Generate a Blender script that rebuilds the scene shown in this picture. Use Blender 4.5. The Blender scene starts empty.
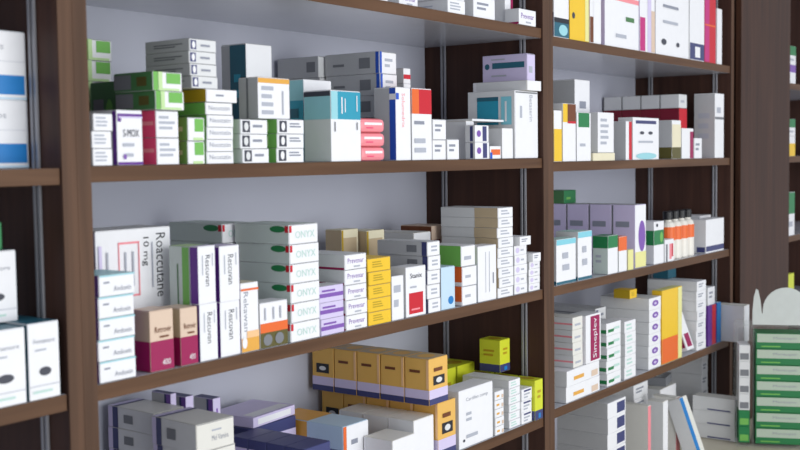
import bpy, bmesh, math, random
from mathutils import Vector, Matrix
random.seed(7)
scene = bpy.context.scene
COLL = scene.collection
# ------------------------------------------------------------------ camera
cam_data = bpy.data.cameras.new('camera')
cam = bpy.data.objects.new('camera', cam_data)
COLL.objects.link(cam)
cam_data.sensor_width = 36.0
cam_data.lens = 1110.03 * 36.0 / 800.0
cam_data.clip_start = 0.02
Rv = Vector((0.58675377, -0.80965446, -0.0134043)); Uv = Vector((0.05730835, 0.02500797, 0.99804326)); Fv = Vector((0.80773496, 0.58637382, -0.06107348))
cam.matrix_world = Matrix(((Rv.x, Uv.x, -Fv.x, -0.79289776), (Rv.y, Uv.y, -Fv.y, -0.99548599), (Rv.z, Uv.z, -Fv.z, 1.42267211), (0, 0, 0, 1)))
cam_data.dof.use_dof = True
cam_data.dof.focus_distance = 1.9
cam_data.dof.aperture_fstop = 7.0
scene.camera = cam
# ------------------------------------------------------------------ world, lights, exposure
world = bpy.data.worlds.new('shop_ambient'); scene.world = world
world.use_nodes = True
wb = world.node_tree.nodes['Background']
wb.inputs['Color'].default_value = (0.86, 0.90, 0.98, 1); wb.inputs['Strength'].default_value = 0.55
def area(name, loc, target, sx, sy, power, col):
    ld = bpy.data.lights.new(name, 'AREA'); ld.shape = 'RECTANGLE'; ld.size = sx; ld.size_y = sy; ld.energy = power; ld.color = col
    o = bpy.data.objects.new(name, ld); COLL.objects.link(o); o.location = loc
    o.rotation_euler = (Vector(target) - Vector(loc)).to_track_quat('-Z', 'Y').to_euler()
    return o
area('shop_window_daylight', (0.6, -3.2, 1.42), (1.0, 0.0, 1.3), 3.0, 2.3, 74, (0.98, 1.0, 0.985))
scene.view_settings.view_transform = 'Standard'
scene.view_settings.look = 'None'
scene.view_settings.exposure = 0.26
scene.view_settings.gamma = 1.0
scene.view_settings.use_curve_mapping = False

COL={'white': (232, 232, 236), 'offwhite': (222, 220, 214), 'grey': (184, 185, 188), 'dgrey': (120, 122, 128), 'lgrey': (216, 217, 219), 'text': (138, 142, 156), 'dark': (62, 64, 76), 'pink': (228, 72, 116), 'softpink': (236, 140, 150), 'purple': (96, 44, 140), 'lilac': (206, 196, 228), 'violet': (124, 84, 170), 'green': (112, 178, 84), 'dgreen': (72, 122, 74), 'lgreen': (190, 220, 160), 'teal': (44, 150, 178), 'dteal': (40, 98, 118), 'lteal': (150, 205, 215), 'cyan': (130, 202, 218), 'navy': (60, 64, 112), 'blue': (40, 84, 190), 'sky': (30, 120, 190), 'lblue': (190, 214, 232), 'red': (196, 28, 44), 'maroon': (150, 16, 80), 'dred': (120, 20, 44), 'orange': (226, 104, 44), 'amber': (222, 164, 70), 'gold': (226, 178, 92), 'yellow': (232, 190, 44), 'ink': (34, 36, 44), 'ochre': (180, 150, 30), 'lime': (206, 212, 50), 'tan': (214, 190, 170), 'dtan': (190, 170, 140), 'olive': (90, 84, 40), 'brown': (110, 60, 30), 'black': (30, 30, 32), 'palegreen': (200, 212, 206), 'cream': (226, 218, 190), 'magenta': (190, 40, 120), 'paleyellow': (226, 222, 150), 'emerald': (34, 122, 70), 'greytxt': (172, 176, 188), 'mint': (184, 214, 206), 'peach': (236, 190, 140)}
ST={  # lgrey L faces on white cartons: side shade painted into the colour
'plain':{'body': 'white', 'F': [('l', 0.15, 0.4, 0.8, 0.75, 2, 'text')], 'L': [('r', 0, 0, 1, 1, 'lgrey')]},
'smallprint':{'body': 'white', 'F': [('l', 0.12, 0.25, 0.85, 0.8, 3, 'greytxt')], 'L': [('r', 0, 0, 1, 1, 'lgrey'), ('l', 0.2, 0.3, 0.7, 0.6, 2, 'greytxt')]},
'mox':{'body': 'white', 'F': [('r', 0.02, 0.9, 1, 0.95, 'purple'), ('r', 0.02, 0.8, 0.16, 0.95, 'purple'), ('r', 0, 0, 1, 0.05, 'purple'), ('r', 0.05, 0.87, 1, 0.9, 'lilac'), ('t', 'S-MOX', 0.22, 0.52, 0.85, 0.66, 'dark', 0), ('l', 0.2, 0.34, 0.8, 0.44, 1, 'greytxt'), ('l', 0.3, 0.15, 0.8, 0.25, 1, 'greytxt'), ('e', 0.2, 0.1, 0.32, 0.2, 'violet')], 'L': [('r', 0, 0, 1, 1, 'lgrey'), ('r', 0.9, 0, 1, 1, 'purple')]},
'pinkbox':{'body': 'white', 'F': [('l', 0.12, 0.3, 0.85, 0.8, 3, 'greytxt')], 'L': [('r', 0, 0, 1, 1, 'pink'), ('r', 0.55, 0.45, 0.95, 0.6, 'softpink')], 'T': [('r', 0, 0, 1, 1, 'lgrey'), ('r', 0, 0, 0.12, 1, 'pink')]},
'greencheckbright':{'body': 'white', 'F': [('r', 0.4, 0.38, 0.95, 0.95, 'green'), ('r', 0.3, 0.0, 0.9, 0.12, 'lgreen')], 'L': [('r', 0, 0, 1, 1, 'green'), ('r', 0, 0.4, 0.9, 0.6, 'lgreen')], 'T': [('r', 0, 0, 1, 1, 'lgreen')]},
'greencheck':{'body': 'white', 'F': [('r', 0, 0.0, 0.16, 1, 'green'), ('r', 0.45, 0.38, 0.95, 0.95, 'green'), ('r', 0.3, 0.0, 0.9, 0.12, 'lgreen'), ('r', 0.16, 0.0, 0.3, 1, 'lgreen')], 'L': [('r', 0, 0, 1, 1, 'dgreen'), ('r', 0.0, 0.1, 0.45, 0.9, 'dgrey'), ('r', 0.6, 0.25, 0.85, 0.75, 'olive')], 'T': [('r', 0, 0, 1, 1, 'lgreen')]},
'greendark':{'body': 'dgreen', 'F': [('r', 0.1, 0.2, 0.9, 0.8, 'green')], 'L': [('r', 0, 0, 1, 1, 'dgreen'), ('r', 0.1, 0.2, 0.5, 0.8, 'dgrey'), ('e', 0.55, 0.2, 0.9, 0.8, 'green')], 'T': [('r', 0, 0, 1, 1, 'dgreen')]},
'ochreside':{'body': 'white', 'F': [('l', 0.3, 0.45, 0.7, 0.7, 1, 'text')], 'L': [('r', 0, 0, 1, 1, 'ochre'), ('r', 0.0, 0, 0.25, 1, 'olive')], 'T': [('r', 0, 0, 1, 1, 'lgrey')]},
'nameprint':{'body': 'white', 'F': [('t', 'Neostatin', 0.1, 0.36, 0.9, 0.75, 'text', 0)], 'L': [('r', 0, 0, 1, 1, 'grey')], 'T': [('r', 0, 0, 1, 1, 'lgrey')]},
'greensidename':{'body': 'white', 'F': [('t', 'Neostatin', 0.1, 0.36, 0.9, 0.75, 'text', 0)], 'L': [('r', 0, 0, 1, 1, 'green')], 'T': [('r', 0, 0, 1, 1, 'lgrey')]},
'squarecode':{'body': 'white', 'F': [('r', 0.06, 0.1, 0.34, 0.9, 'dark'), ('e', 0.12, 0.2, 0.28, 0.8, 'lgrey'), ('l', 0.45, 0.45, 0.92, 0.75, 1, 'text')], 'L': [('r', 0, 0, 1, 1, 'white')], 'T': [('r', 0, 0, 1, 1, 'lgrey')]},
'squarecodegreen':{'body': 'white', 'F': [('r', 0.06, 0.1, 0.34, 0.9, 'dark'), ('e', 0.13, 0.2, 0.27, 0.8, 'white'), ('l', 0.45, 0.45, 0.92, 0.75, 2, 'text')], 'L': [('r', 0, 0, 1, 1, 'green'), ('r', 0.7, 0.15, 0.85, 0.85, 'lgreen')], 'T': [('r', 0, 0, 1, 1, 'lgrey')]},
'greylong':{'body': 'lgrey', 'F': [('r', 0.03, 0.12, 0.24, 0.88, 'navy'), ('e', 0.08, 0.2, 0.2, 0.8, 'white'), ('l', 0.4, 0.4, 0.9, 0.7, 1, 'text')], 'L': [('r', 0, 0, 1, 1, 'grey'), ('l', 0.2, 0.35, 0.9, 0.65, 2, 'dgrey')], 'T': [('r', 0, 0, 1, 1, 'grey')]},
'yellowtop':{'body': 'white', 'F': [('r', 0, 0.88, 1, 1, 'amber'), ('l', 0.1, 0.1, 0.5, 0.8, 4, 'greytxt'), ('r', 0.75, 0.1, 0.8, 0.7, 'greytxt')], 'L': [('r', 0, 0, 1, 1, 'grey'), ('r', 0.4, 0, 0.5, 1, 'dgrey')], 'T': [('r', 0, 0, 1, 1, 'amber')]},
'tealside':{'body': 'white', 'F': [('l', 0.15, 0.55, 0.4, 0.8, 1, 'greytxt')], 'L': [('r', 0, 0, 0.35, 1, 'grey'), ('r', 0.35, 0, 1, 1, 'dteal'), ('l', 0.5, 0.55, 0.85, 0.75, 2, 'teal')], 'T': [('r', 0, 0, 1, 1, 'lgrey')]},
'tealtop':{'body': 'white', 'F': [('r', 0.0, 0.6, 1, 1, 'teal'), ('r', 0.0, 0.6, 0.22, 1, 'lteal'), ('r', 0.34, 0.68, 0.38, 0.92, 'white'), ('r', 0.45, 0.7, 0.48, 0.9, 'white'), ('r', 0.85, 0.72, 0.88, 0.95, 'white'), ('r', 0.1, 0.42, 0.13, 0.56, 'dgrey'), ('r', 0.85, 0.45, 0.88, 0.56, 'dgrey')], 'L': [('r', 0, 0, 1, 1, 'lgrey'), ('r', 0, 0.6, 1, 1, 'lteal'), ('r', 0, 0.93, 1, 1, 'dark')], 'T': [('r', 0, 0, 1, 1, 'lgrey')]},
'tealback':{'body': 'white', 'F': [('r', 0, 0, 1, 1, 'white')], 'L': [('r', 0, 0, 1, 1, 'teal'), ('r', 0, 0.75, 1, 1, 'lteal'), ('l', 0.15, 0.3, 0.8, 0.65, 2, 'dteal')], 'T': [('r', 0, 0, 1, 1, 'white')]},
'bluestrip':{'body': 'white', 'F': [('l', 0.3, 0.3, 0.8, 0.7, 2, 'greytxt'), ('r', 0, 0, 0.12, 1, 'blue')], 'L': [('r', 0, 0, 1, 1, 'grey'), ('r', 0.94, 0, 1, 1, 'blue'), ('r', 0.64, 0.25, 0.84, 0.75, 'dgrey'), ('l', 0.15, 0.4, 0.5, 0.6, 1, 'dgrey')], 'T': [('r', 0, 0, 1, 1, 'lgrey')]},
'bluestriptop':{'body': 'white', 'F': [('l', 0.3, 0.3, 0.8, 0.7, 2, 'greytxt')], 'L': [('r', 0, 0, 1, 1, 'grey'), ('r', 0.9, 0, 1, 1, 'navy'), ('r', 0.6, 0.25, 0.8, 0.75, 'dgrey')], 'T': [('r', 0, 0, 1, 1, 'lgrey')]},
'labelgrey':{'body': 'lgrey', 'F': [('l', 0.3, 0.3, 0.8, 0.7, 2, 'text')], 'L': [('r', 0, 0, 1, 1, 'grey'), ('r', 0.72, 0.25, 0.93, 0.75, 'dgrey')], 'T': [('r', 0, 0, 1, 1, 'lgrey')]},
'pinkpack':{'body': 'softpink', 'F': [('r', 0.0, 0.55, 1, 0.8, 'white'), ('l', 0.1, 0.2, 0.8, 0.4, 1, 'pink')], 'L': [('r', 0, 0, 1, 1, 'softpink')], 'T': [('r', 0, 0, 1, 1, 'softpink')]},
'blueedge':{'body': 'white', 'F': [('t', 'Solumedrix', 0.4, 0.45, 0.62, 0.93, 'softpink', -90), ('r', 0.0, 0.84, 0.2, 0.93, 'blue')], 'L': [('r', 0, 0, 1, 1, 'grey'), ('r', 0.72, 0, 1, 1, 'blue'), ('r', 0.72, 0.84, 1, 0.92, 'white')], 'T': [('r', 0, 0, 1, 1, 'lgrey')]},
'redtop':{'body': 'white', 'F': [('r', 0, 0.65, 1, 1, 'red'), ('r', 0, 0.65, 0.35, 1, 'orange'), ('l', 0.1, 0.5, 0.7, 0.58, 1, 'text'), ('l', 0.1, 0.1, 0.9, 0.3, 2, 'greytxt')], 'L': [('r', 0, 0, 1, 1, 'lgrey'), ('r', 0, 0.65, 1, 1, 'orange')], 'T': [('r', 0, 0, 1, 1, 'red')]},
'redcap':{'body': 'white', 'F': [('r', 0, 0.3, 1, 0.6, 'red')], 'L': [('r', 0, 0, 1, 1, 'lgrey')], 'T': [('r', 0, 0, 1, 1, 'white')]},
'vial':{'body': 'white', 'F': [('r', 0.55, 0.05, 0.85, 0.95, 'navy'), ('e', 0.12, 0.3, 0.42, 0.7, 'violet')], 'L': [('r', 0, 0, 1, 1, 'lgrey'), ('r', 0.5, 0.05, 0.8, 0.95, 'navy')], 'T': [('r', 0, 0, 1, 1, 'lgrey')]},
'orangetip':{'body': 'white', 'F': [('r', 0.1, 0.3, 0.95, 0.75, 'orange'), ('r', 0, 0, 0.2, 0.5, 'blue')], 'L': [('r', 0, 0, 1, 1, 'white')], 'T': [('r', 0, 0, 1, 1, 'white')]},
'cyanlabel':{'body': 'white', 'F': [('l', 0.2, 0.6, 0.3, 0.9, 1, 'greytxt'), ('t', 'Betaserin', 0.62, 0.55, 0.76, 0.95, 'greytxt', -90)], 'L': [('r', 0, 0, 1, 1, 'lgrey'), ('r', 0.2, 0.5, 0.66, 0.9, 'teal'), ('r', 0.2, 0.86, 0.66, 0.92, 'dteal'), ('r', 0.72, 0.5, 0.94, 0.92, 'cyan'), ('r', 0.8, 0.55, 0.84, 0.85, 'white')], 'T': [('r', 0, 0, 1, 1, 'lgrey')]},
'greenbar':{'body': 'lilac', 'F': [('l', 0.2, 0.3, 0.8, 0.7, 1, 'greytxt')], 'L': [('r', 0, 0, 1, 1, 'lilac'), ('r', 0.22, 0.5, 0.95, 0.72, 'dteal'), ('e', 0.05, 0.48, 0.16, 0.7, 'dteal'), ('l', 0.2, 0.82, 0.6, 0.9, 1, 'greytxt'), ('l', 0.2, 0.2, 0.7, 0.3, 1, 'greytxt')], 'T': [('r', 0, 0, 1, 1, 'white')]},
'tealline':{'body': 'white', 'F': [('l', 0.12, 0.6, 0.4, 0.75, 1, 'text'), ('t', 'Andoxin', 0.4, 0.2, 0.9, 0.45, 'text', 0), ('r', 0, 0.93, 1, 1, 'lteal')], 'L': [('r', 0, 0, 1, 1, 'violet')], 'T': [('r', 0, 0, 1, 1, 'lteal')]},
'roac':{'body': 'white', 'F': [('t', 'Roaccutane', 0.8, 0.47, 0.93, 0.965, 'ink', -90), ('t', '10 mg', 0.6, 0.72, 0.7, 0.94, 'ink', -90), ('r', 0.28, 0.5, 0.56, 0.515, 'softpink'), ('r', 0.28, 0.9, 0.56, 0.915, 'softpink'), ('r', 0.28, 0.5, 0.293, 0.915, 'softpink'), ('r', 0.547, 0.5, 0.56, 0.915, 'softpink'), ('r', 0.73, 0.55, 0.745, 0.9, 'greytxt'), ('r', 0.02, 0.45, 0.06, 0.9, 'lilac'), ('r', 0.36, 0.58, 0.38, 0.84, 'greytxt'), ('r', 0.46, 0.58, 0.48, 0.84, 'greytxt'), ('r', 0.12, 0.6, 0.14, 0.85, 'greytxt')], 'L': [('r', 0, 0, 1, 1, 'lilac')], 'T': [('r', 0, 0, 1, 1, 'lgrey')]},
'maroonbox':{'body': 'tan', 'F': [('r', 0, 0, 1, 0.5, 'maroon'), ('t', '400', 0.5, 0.08, 0.85, 0.18, 'white', 0), ('t', 'Retrovir', 0.2, 0.64, 0.9, 0.74, 'brown', 0), ('l', 0.4, 0.55, 0.8, 0.6, 1, 'brown')], 'L': [('r', 0, 0, 1, 1, 'dtan'), ('r', 0, 0, 1, 0.5, 'maroon')], 'T': [('r', 0, 0, 1, 1, 'tan')]},
'purpleside':{'body': 'white', 'F': [('t', 'Rescuvan', 0.42, 0.3, 0.7, 0.85, 'dark', -90), ('r', 0.22, 0.5, 0.27, 0.85, 'greytxt'), ('r', 0.8, 0.65, 0.84, 0.88, 'greytxt')], 'L': [('r', 0, 0, 1, 1, 'purple')], 'T': [('r', 0, 0, 1, 1, 'lilac')]},
'greensideprint':{'body': 'palegreen', 'F': [('r', 0, 0, 1, 1, 'white')], 'L': [('r', 0, 0, 1, 1, 'palegreen'), ('r', 0.66, 0, 1, 1, 'green'), ('r', 0.4, 0.35, 0.46, 0.85, 'dgreen')], 'T': [('r', 0, 0, 1, 1, 'lgreen')]},
'orangebase':{'body': 'white', 'F': [('t', 'Rekawan', 0.16, 0.3, 0.42, 0.88, 'text', -90), ('r', 0, 0, 1, 0.2, 'amber'), ('r', 0.3, 0.2, 1, 0.3, 'peach'), ('e', 0.02, 0.05, 0.3, 0.22, 'white'), ('r', 0, 0.9, 1, 0.93, 'orange')], 'L': [('r', 0, 0, 1, 1, 'lgrey')], 'T': [('r', 0, 0, 1, 1, 'cream')]},
'orangeband':{'body': 'white', 'F': [('r', 0, 0, 1, 0.34, 'olive'), ('r', 0, 0.34, 1, 0.55, 'orange'), ('e', 0.1, 0.04, 0.42, 0.3, 'dgrey'), ('e', 0.52, 0.04, 0.84, 0.3, 'dgrey'), ('r', 0.15, 0.62, 0.2, 0.9, 'greytxt'), ('r', 0.45, 0.62, 0.5, 0.9, 'greytxt'), ('r', 0.7, 0.62, 0.75, 0.9, 'greytxt')], 'L': [('r', 0, 0, 1, 1, 'grey')], 'T': [('r', 0, 0, 1, 1, 'white')]},
'greenoval':{'body': 'white', 'F': [('r', 0, 0.6, 0.08, 0.95, 'red'), ('t', 'ONYX', 0.2, 0.28, 0.88, 0.66, 'mint', 0)], 'L': [('r', 0, 0, 1, 1, 'palegreen'), ('e', 0.66, 0.6, 0.95, 0.95, 'emerald'), ('r', 0.94, 0.6, 1, 0.95, 'red')], 'T': [('r', 0, 0, 1, 1, 'palegreen')]},
'lilacpack':{'body': 'lilac', 'F': [('r', 0, 0.3, 1, 0.55, 'violet'), ('l', 0.1, 0.65, 0.8, 0.85, 1, 'violet')], 'L': [('r', 0, 0, 1, 1, 'lilac')], 'T': [('r', 0, 0, 1, 1, 'lgrey')]},
'purpletext':{'body': 'white', 'F': [('t', 'Prevenar', 0.12, 0.4, 0.88, 0.75, 'violet', 0), ('l', 0.4, 0.12, 0.8, 0.3, 1, 'greytxt')], 'L': [('r', 0, 0, 1, 1, 'lgrey'), ('r', 0, 0, 1, 0.14, 'maroon')], 'T': [('r', 0, 0, 1, 1, 'lgrey')]},
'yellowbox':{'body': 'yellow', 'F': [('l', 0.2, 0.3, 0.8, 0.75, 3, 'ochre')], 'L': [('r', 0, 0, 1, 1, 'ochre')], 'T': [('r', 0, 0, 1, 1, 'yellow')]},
'darkmark':{'body': 'white', 'F': [('l', 0.15, 0.3, 0.85, 0.8, 2, 'greytxt')], 'L': [('r', 0, 0, 1, 1, 'lgrey')], 'T': [('r', 0, 0, 1, 1, 'grey'), ('r', 0.3, 0.3, 0.8, 0.6, 'dark')]},
'redsquare':{'body': 'white', 'F': [('r', 0.14, 0.05, 0.86, 0.48, 'red'), ('l', 0.25, 0.12, 0.75, 0.18, 1, 'softpink'), ('t', 'Stanix', 0.2, 0.78, 0.8, 0.88, 'dark', 0), ('l', 0.2, 0.58, 0.6, 0.64, 1, 'greytxt')], 'L': [('r', 0, 0, 1, 1, 'lgrey')], 'T': [('r', 0, 0, 1, 1, 'white')]},
'olivebox':{'body': 'cream', 'F': [('r', 0.1, 0.1, 0.9, 0.9, 'dtan'), ('r', 0, 0, 0.1, 1, 'ochre')], 'L': [('r', 0, 0, 1, 1, 'dtan'), ('l', 0.2, 0.3, 0.8, 0.6, 2, 'olive')], 'T': [('r', 0, 0, 1, 1, 'cream')]},
'brownmix':{'body': 'tan', 'F': [('r', 0.1, 0.2, 0.5, 0.8, 'dred')], 'L': [('r', 0, 0, 1, 1, 'brown'), ('e', 0.2, 0.2, 0.6, 0.8, 'dred'), ('r', 0.65, 0.2, 0.95, 0.6, 'tan')], 'T': [('r', 0, 0, 1, 1, 'tan')]},
'lightblue':{'body': 'lblue', 'F': [('r', 0, 0, 1, 1, 'lblue'), ('e', 0.5, 0.1, 0.9, 0.3, 'sky')], 'L': [('r', 0, 0, 1, 1, 'grey')], 'T': [('r', 0, 0, 1, 1, 'lblue')]},
'greenleft':{'body': 'white', 'F': [('l', 0.2, 0.3, 0.8, 0.6, 1, 'greytxt')], 'L': [('r', 0, 0, 1, 1, 'green'), ('r', 0, 0, 0.3, 1, 'lgreen')], 'T': [('r', 0, 0, 1, 1, 'lgrey')]},
'orangeleft':{'body': 'white', 'F': [('l', 0.2, 0.4, 0.8, 0.65, 1, 'greytxt')], 'L': [('r', 0, 0, 0.5, 1, 'lblue'), ('r', 0.5, 0.2, 1, 1, 'orange')], 'T': [('r', 0, 0, 1, 1, 'lgrey')]},
'linedwhite':{'body': 'white', 'F': [('r', 0.4, 0.15, 0.43, 0.9, 'greytxt'), ('r', 0.6, 0.15, 0.63, 0.9, 'greytxt'), ('r', 0.8, 0.3, 0.86, 0.5, 'text')], 'L': [('r', 0, 0, 1, 1, 'lgrey')], 'T': [('r', 0, 0, 1, 1, 'white')]},
'tanlong':{'body': 'white', 'F': [('l', 0.2, 0.3, 0.8, 0.75, 2, 'greytxt')], 'L': [('r', 0, 0, 1, 1, 'lgrey'), ('r', 0.6, 0, 1, 1, 'dtan')], 'T': [('r', 0, 0, 1, 1, 'lgrey')]},
'curlprint':{'body': 'white', 'F': [('e', 0.1, 0.2, 0.4, 0.8, 'lilac'), ('l', 0.5, 0.4, 0.9, 0.7, 1, 'greytxt')], 'L': [('r', 0, 0, 1, 1, 'lgrey'), ('e', 0.2, 0.1, 0.9, 0.9, 'dgrey')], 'T': [('r', 0, 0, 1, 1, 'white')]},
'bluebarbig':{'body': 'offwhite', 'F': [('t', 'Mel Vamina', 0.4, 0.3, 0.85, 0.5, 'text', 0), ('l', 0.4, 0.65, 0.7, 0.75, 1, 'greytxt')], 'L': [('r', 0, 0, 1, 1, 'lgrey'), ('r', 0, 0, 0.1, 1, 'lilac'), ('r', 0.1, 0, 0.22, 1, 'navy'), ('r', 0.35, 0.3, 0.55, 0.7, 'dgrey')], 'T': [('r', 0, 0, 1, 1, 'offwhite'), ('r', 0, 0.88, 1, 1, 'lilac'), ('r', 0, 0.82, 1, 0.88, 'navy')]},
'navytop':{'body': 'lilac', 'F': [('r', 0.4, 0.3, 0.6, 0.9, 'violet')], 'L': [('r', 0, 0, 1, 1, 'grey'), ('r', 0.68, 0, 1, 1, 'violet'), ('r', 0.68, 0, 0.78, 1, 'navy')], 'T': [('r', 0, 0, 1, 1, 'navy')]},
'navyflat':{'body': 'navy', 'F': [('r', 0, 0, 1, 0.8, 'lilac'), ('l', 0.2, 0.3, 0.8, 0.5, 1, 'greytxt')], 'L': [('r', 0.03, 0, 0.97, 0.85, 'lilac')], 'T': [('r', 0, 0, 1, 1, 'navy')]},
'lilacflat':{'body': 'lilac', 'F': [('r', 0.1, 0.2, 0.9, 0.8, 'white')], 'L': [('r', 0, 0, 1, 1, 'lilac')], 'T': [('r', 0, 0, 1, 1, 'lilac'), ('r', 0.06, 0.05, 0.94, 0.3, 'white')]},
'orangehalf':{'body': 'lblue', 'F': [('r', 0, 0, 0.12, 1, 'orange'), ('r', 0.12, 0, 1, 1, 'white'), ('l', 0.3, 0.62, 0.75, 0.78, 1, 'text'), ('l', 0.3, 0.4, 0.6, 0.5, 1, 'greytxt')], 'L': [('r', 0, 0, 1, 1, 'lblue'), ('r', 0, 0, 0.5, 1, 'amber'), ('l', 0.04, 0.78, 0.48, 0.84, 1, 'brown'), ('r', 0.6, 0.15, 0.95, 0.4, 'blue')], 'T': [('r', 0, 0, 1, 1, 'lblue'), ('r', 0, 0.5, 1, 1, 'amber')]},
'goldbox':{'body': 'gold', 'F': [('r', 0, 0.13, 1, 0.33, 'lilac'), ('r', 0, 0, 1, 0.13, 'navy'), ('r', 0.22, 0.42, 0.82, 0.62, 'ink'), ('e', 0.36, 0.46, 0.68, 0.58, 'lgrey'), ('l', 0.25, 0.72, 0.75, 0.85, 1, 'brown')], 'L': [('r', 0, 0.13, 1, 0.33, 'lilac'), ('r', 0, 0, 1, 0.13, 'navy'), ('r', 0.9, 0.36, 1, 1, 'peach'), ('l', 0.2, 0.7, 0.7, 0.8, 1, 'brown')], 'T': [('r', 0, 0, 1, 1, 'dtan'), ('e', 0.2, 0.2, 0.8, 0.8, 'gold')]},
'goldboxemblem':{'body': 'gold', 'F': [('r', 0, 0.13, 1, 0.33, 'lilac'), ('r', 0, 0, 1, 0.13, 'navy')], 'L': [('r', 0, 0.13, 1, 0.33, 'lilac'), ('r', 0, 0, 1, 0.13, 'navy'), ('r', 0.2, 0.42, 0.8, 0.64, 'ink'), ('e', 0.34, 0.48, 0.66, 0.58, 'lgrey')], 'T': [('r', 0, 0, 1, 1, 'dtan'), ('e', 0.2, 0.2, 0.8, 0.8, 'gold')]},
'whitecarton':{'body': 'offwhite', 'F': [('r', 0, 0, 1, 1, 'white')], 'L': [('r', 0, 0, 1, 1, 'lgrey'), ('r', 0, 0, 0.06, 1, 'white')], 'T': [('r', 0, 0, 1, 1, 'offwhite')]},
'listbox':{'body': 'white', 'F': [('l', 0.2, 0.3, 0.7, 0.7, 1, 'amber'), ('r', 0.75, 0.1, 0.95, 0.5, 'tan')], 'L': [('r', 0, 0, 1, 1, 'lgrey')], 'T': [('r', 0, 0, 1, 1, 'white')]},
'listboxbig':{'body': 'white', 'F': [('t', 'Cardifen comp', 0.2, 0.78, 0.85, 0.86, 'text', 0), ('l', 0.2, 0.45, 0.4, 0.6, 2, 'greytxt'), ('l', 0.2, 0.15, 0.55, 0.25, 1, 'greytxt'), ('e', 0.1, 0.1, 0.16, 0.15, 'dark')], 'L': [('r', 0, 0, 1, 1, 'lgrey')], 'T': [('r', 0, 0, 1, 1, 'white')]},
'greenlines':{'body': 'white', 'F': [('l', 0.15, 0.25, 0.85, 0.75, 2, 'mint')], 'L': [('r', 0, 0, 1, 1, 'lgrey')], 'T': [('r', 0, 0, 1, 1, 'white')]},
'navyflag':{'body': 'white', 'F': [('r', 0.2, 0.75, 0.9, 0.9, 'navy'), ('l', 0.2, 0.2, 0.8, 0.6, 2, 'greytxt')], 'L': [('r', 0, 0, 1, 1, 'lgrey')], 'T': [('r', 0, 0, 1, 1, 'white')]},
'limebox':{'body': 'lime', 'F': [('r', 0, 0, 1, 0.24, 'navy'), ('l', 0.3, 0.55, 0.8, 0.75, 2, 'ochre'), ('r', 0.4, 0.04, 0.7, 0.16, 'sky')], 'L': [('r', 0, 0, 1, 1, 'lime'), ('r', 0, 0, 1, 0.24, 'navy'), ('l', 0.2, 0.5, 0.8, 0.7, 2, 'ochre')], 'T': [('r', 0, 0, 1, 1, 'lime'), ('e', 0.2, 0.2, 0.8, 0.8, 'ochre')]},
'pictbase':{'body': 'white', 'F': [('r', 0, 0, 1, 0.24, 'dteal'), ('r', 0, 0.18, 1, 0.24, 'ink'), ('e', 0.3, 0.02, 0.9, 0.16, 'lteal')], 'L': [('r', 0, 0, 1, 1, 'lgrey'), ('r', 0, 0, 1, 0.3, 'navy')]},
'tallyellow':{'body': 'yellow', 'F': [('r', 0.8, 0, 1, 1, 'paleyellow'), ('e', 0.1, 0.25, 0.25, 0.33, 'dark'), ('r', 0, 0.88, 1, 1, 'amber')], 'L': [('r', 0, 0, 1, 1, 'yellow')]},
'brownwedge':{'body': 'white', 'F': [('r', 0, 0, 0.3, 0.3, 'brown'), ('r', 0.3, 0, 1, 1, 'white')], 'L': [('r', 0, 0, 1, 1, 'tan')]},
'redpanel':{'body': 'white', 'F': [('r', 0.1, 0.62, 0.6, 1, 'red'), ('r', 0, 0.6, 1, 0.66, 'softpink'), ('l', 0.6, 0.35, 0.9, 0.45, 1, 'dgreen'), ('l', 0.3, 0.12, 0.7, 0.2, 1, 'greytxt')], 'L': [('r', 0, 0, 1, 1, 'lilac')]},
'lilacwedge':{'body': 'white', 'F': [('r', 0, 0, 0.35, 0.4, 'magenta'), ('r', 0.5, 0, 0.75, 0.9, 'lilac'), ('r', 0.75, 0, 1, 0.5, 'tan')], 'L': [('r', 0, 0, 1, 1, 'lilac')]},
'dotted':{'body': 'white', 'F': [('r', 0, 0.8, 1, 1, 'magenta'), ('r', 0.5, 0.8, 1, 1, 'purple'), ('e', 0.15, 0.12, 0.3, 0.2, 'dark'), ('e', 0.6, 0.12, 0.7, 0.18, 'dark'), ('l', 0.2, 0.6, 0.8, 0.66, 1, 'text'), ('l', 0.2, 0.4, 0.8, 0.46, 1, 'greytxt')], 'L': [('r', 0, 0, 1, 1, 'lgrey')]},
'navysquare':{'body': 'white', 'F': [('r', 0, 0, 1, 0.2, 'navy'), ('r', 0.35, 0.03, 0.7, 0.16, 'white'), ('l', 0.2, 0.8, 0.7, 0.86, 1, 'greytxt')], 'L': [('r', 0, 0, 1, 1, 'lgrey')]},
'redspine':{'body': 'red', 'F': [('r', 0, 0, 0.4, 1, 'magenta'), ('r', 0, 0.45, 1, 0.47, 'orange')], 'L': [('r', 0, 0, 1, 1, 'magenta')]},
'yellowbase':{'body': 'white', 'F': [('r', 0, 0, 1, 0.64, 'yellow')], 'L': [('r', 0, 0, 1, 1, 'yellow')]},
'redbrowntop':{'body': 'white', 'F': [('r', 0, 0.68, 0.35, 1, 'yellow'), ('r', 0.35, 0.68, 1, 1, 'brown'), ('r', 0.35, 0.66, 1, 0.7, 'red')], 'L': [('r', 0, 0, 1, 1, 'lgrey')]},
'greensquare':{'body': 'white', 'F': [('r', 0.1, 0.7, 0.9, 1, 'emerald'), ('l', 0.2, 0.3, 0.8, 0.4, 1, 'greytxt')], 'L': [('r', 0, 0, 1, 1, 'lgrey')]},
'tallgrey':{'body': 'white', 'F': [('l', 0.3, 0.65, 0.9, 0.8, 1, 'text'), ('e', 0.6, 0.3, 0.9, 0.4, 'lilac')], 'L': [('r', 0, 0, 1, 1, 'grey')], 'T': [('r', 0, 0, 1, 1, 'grey')]},
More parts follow.
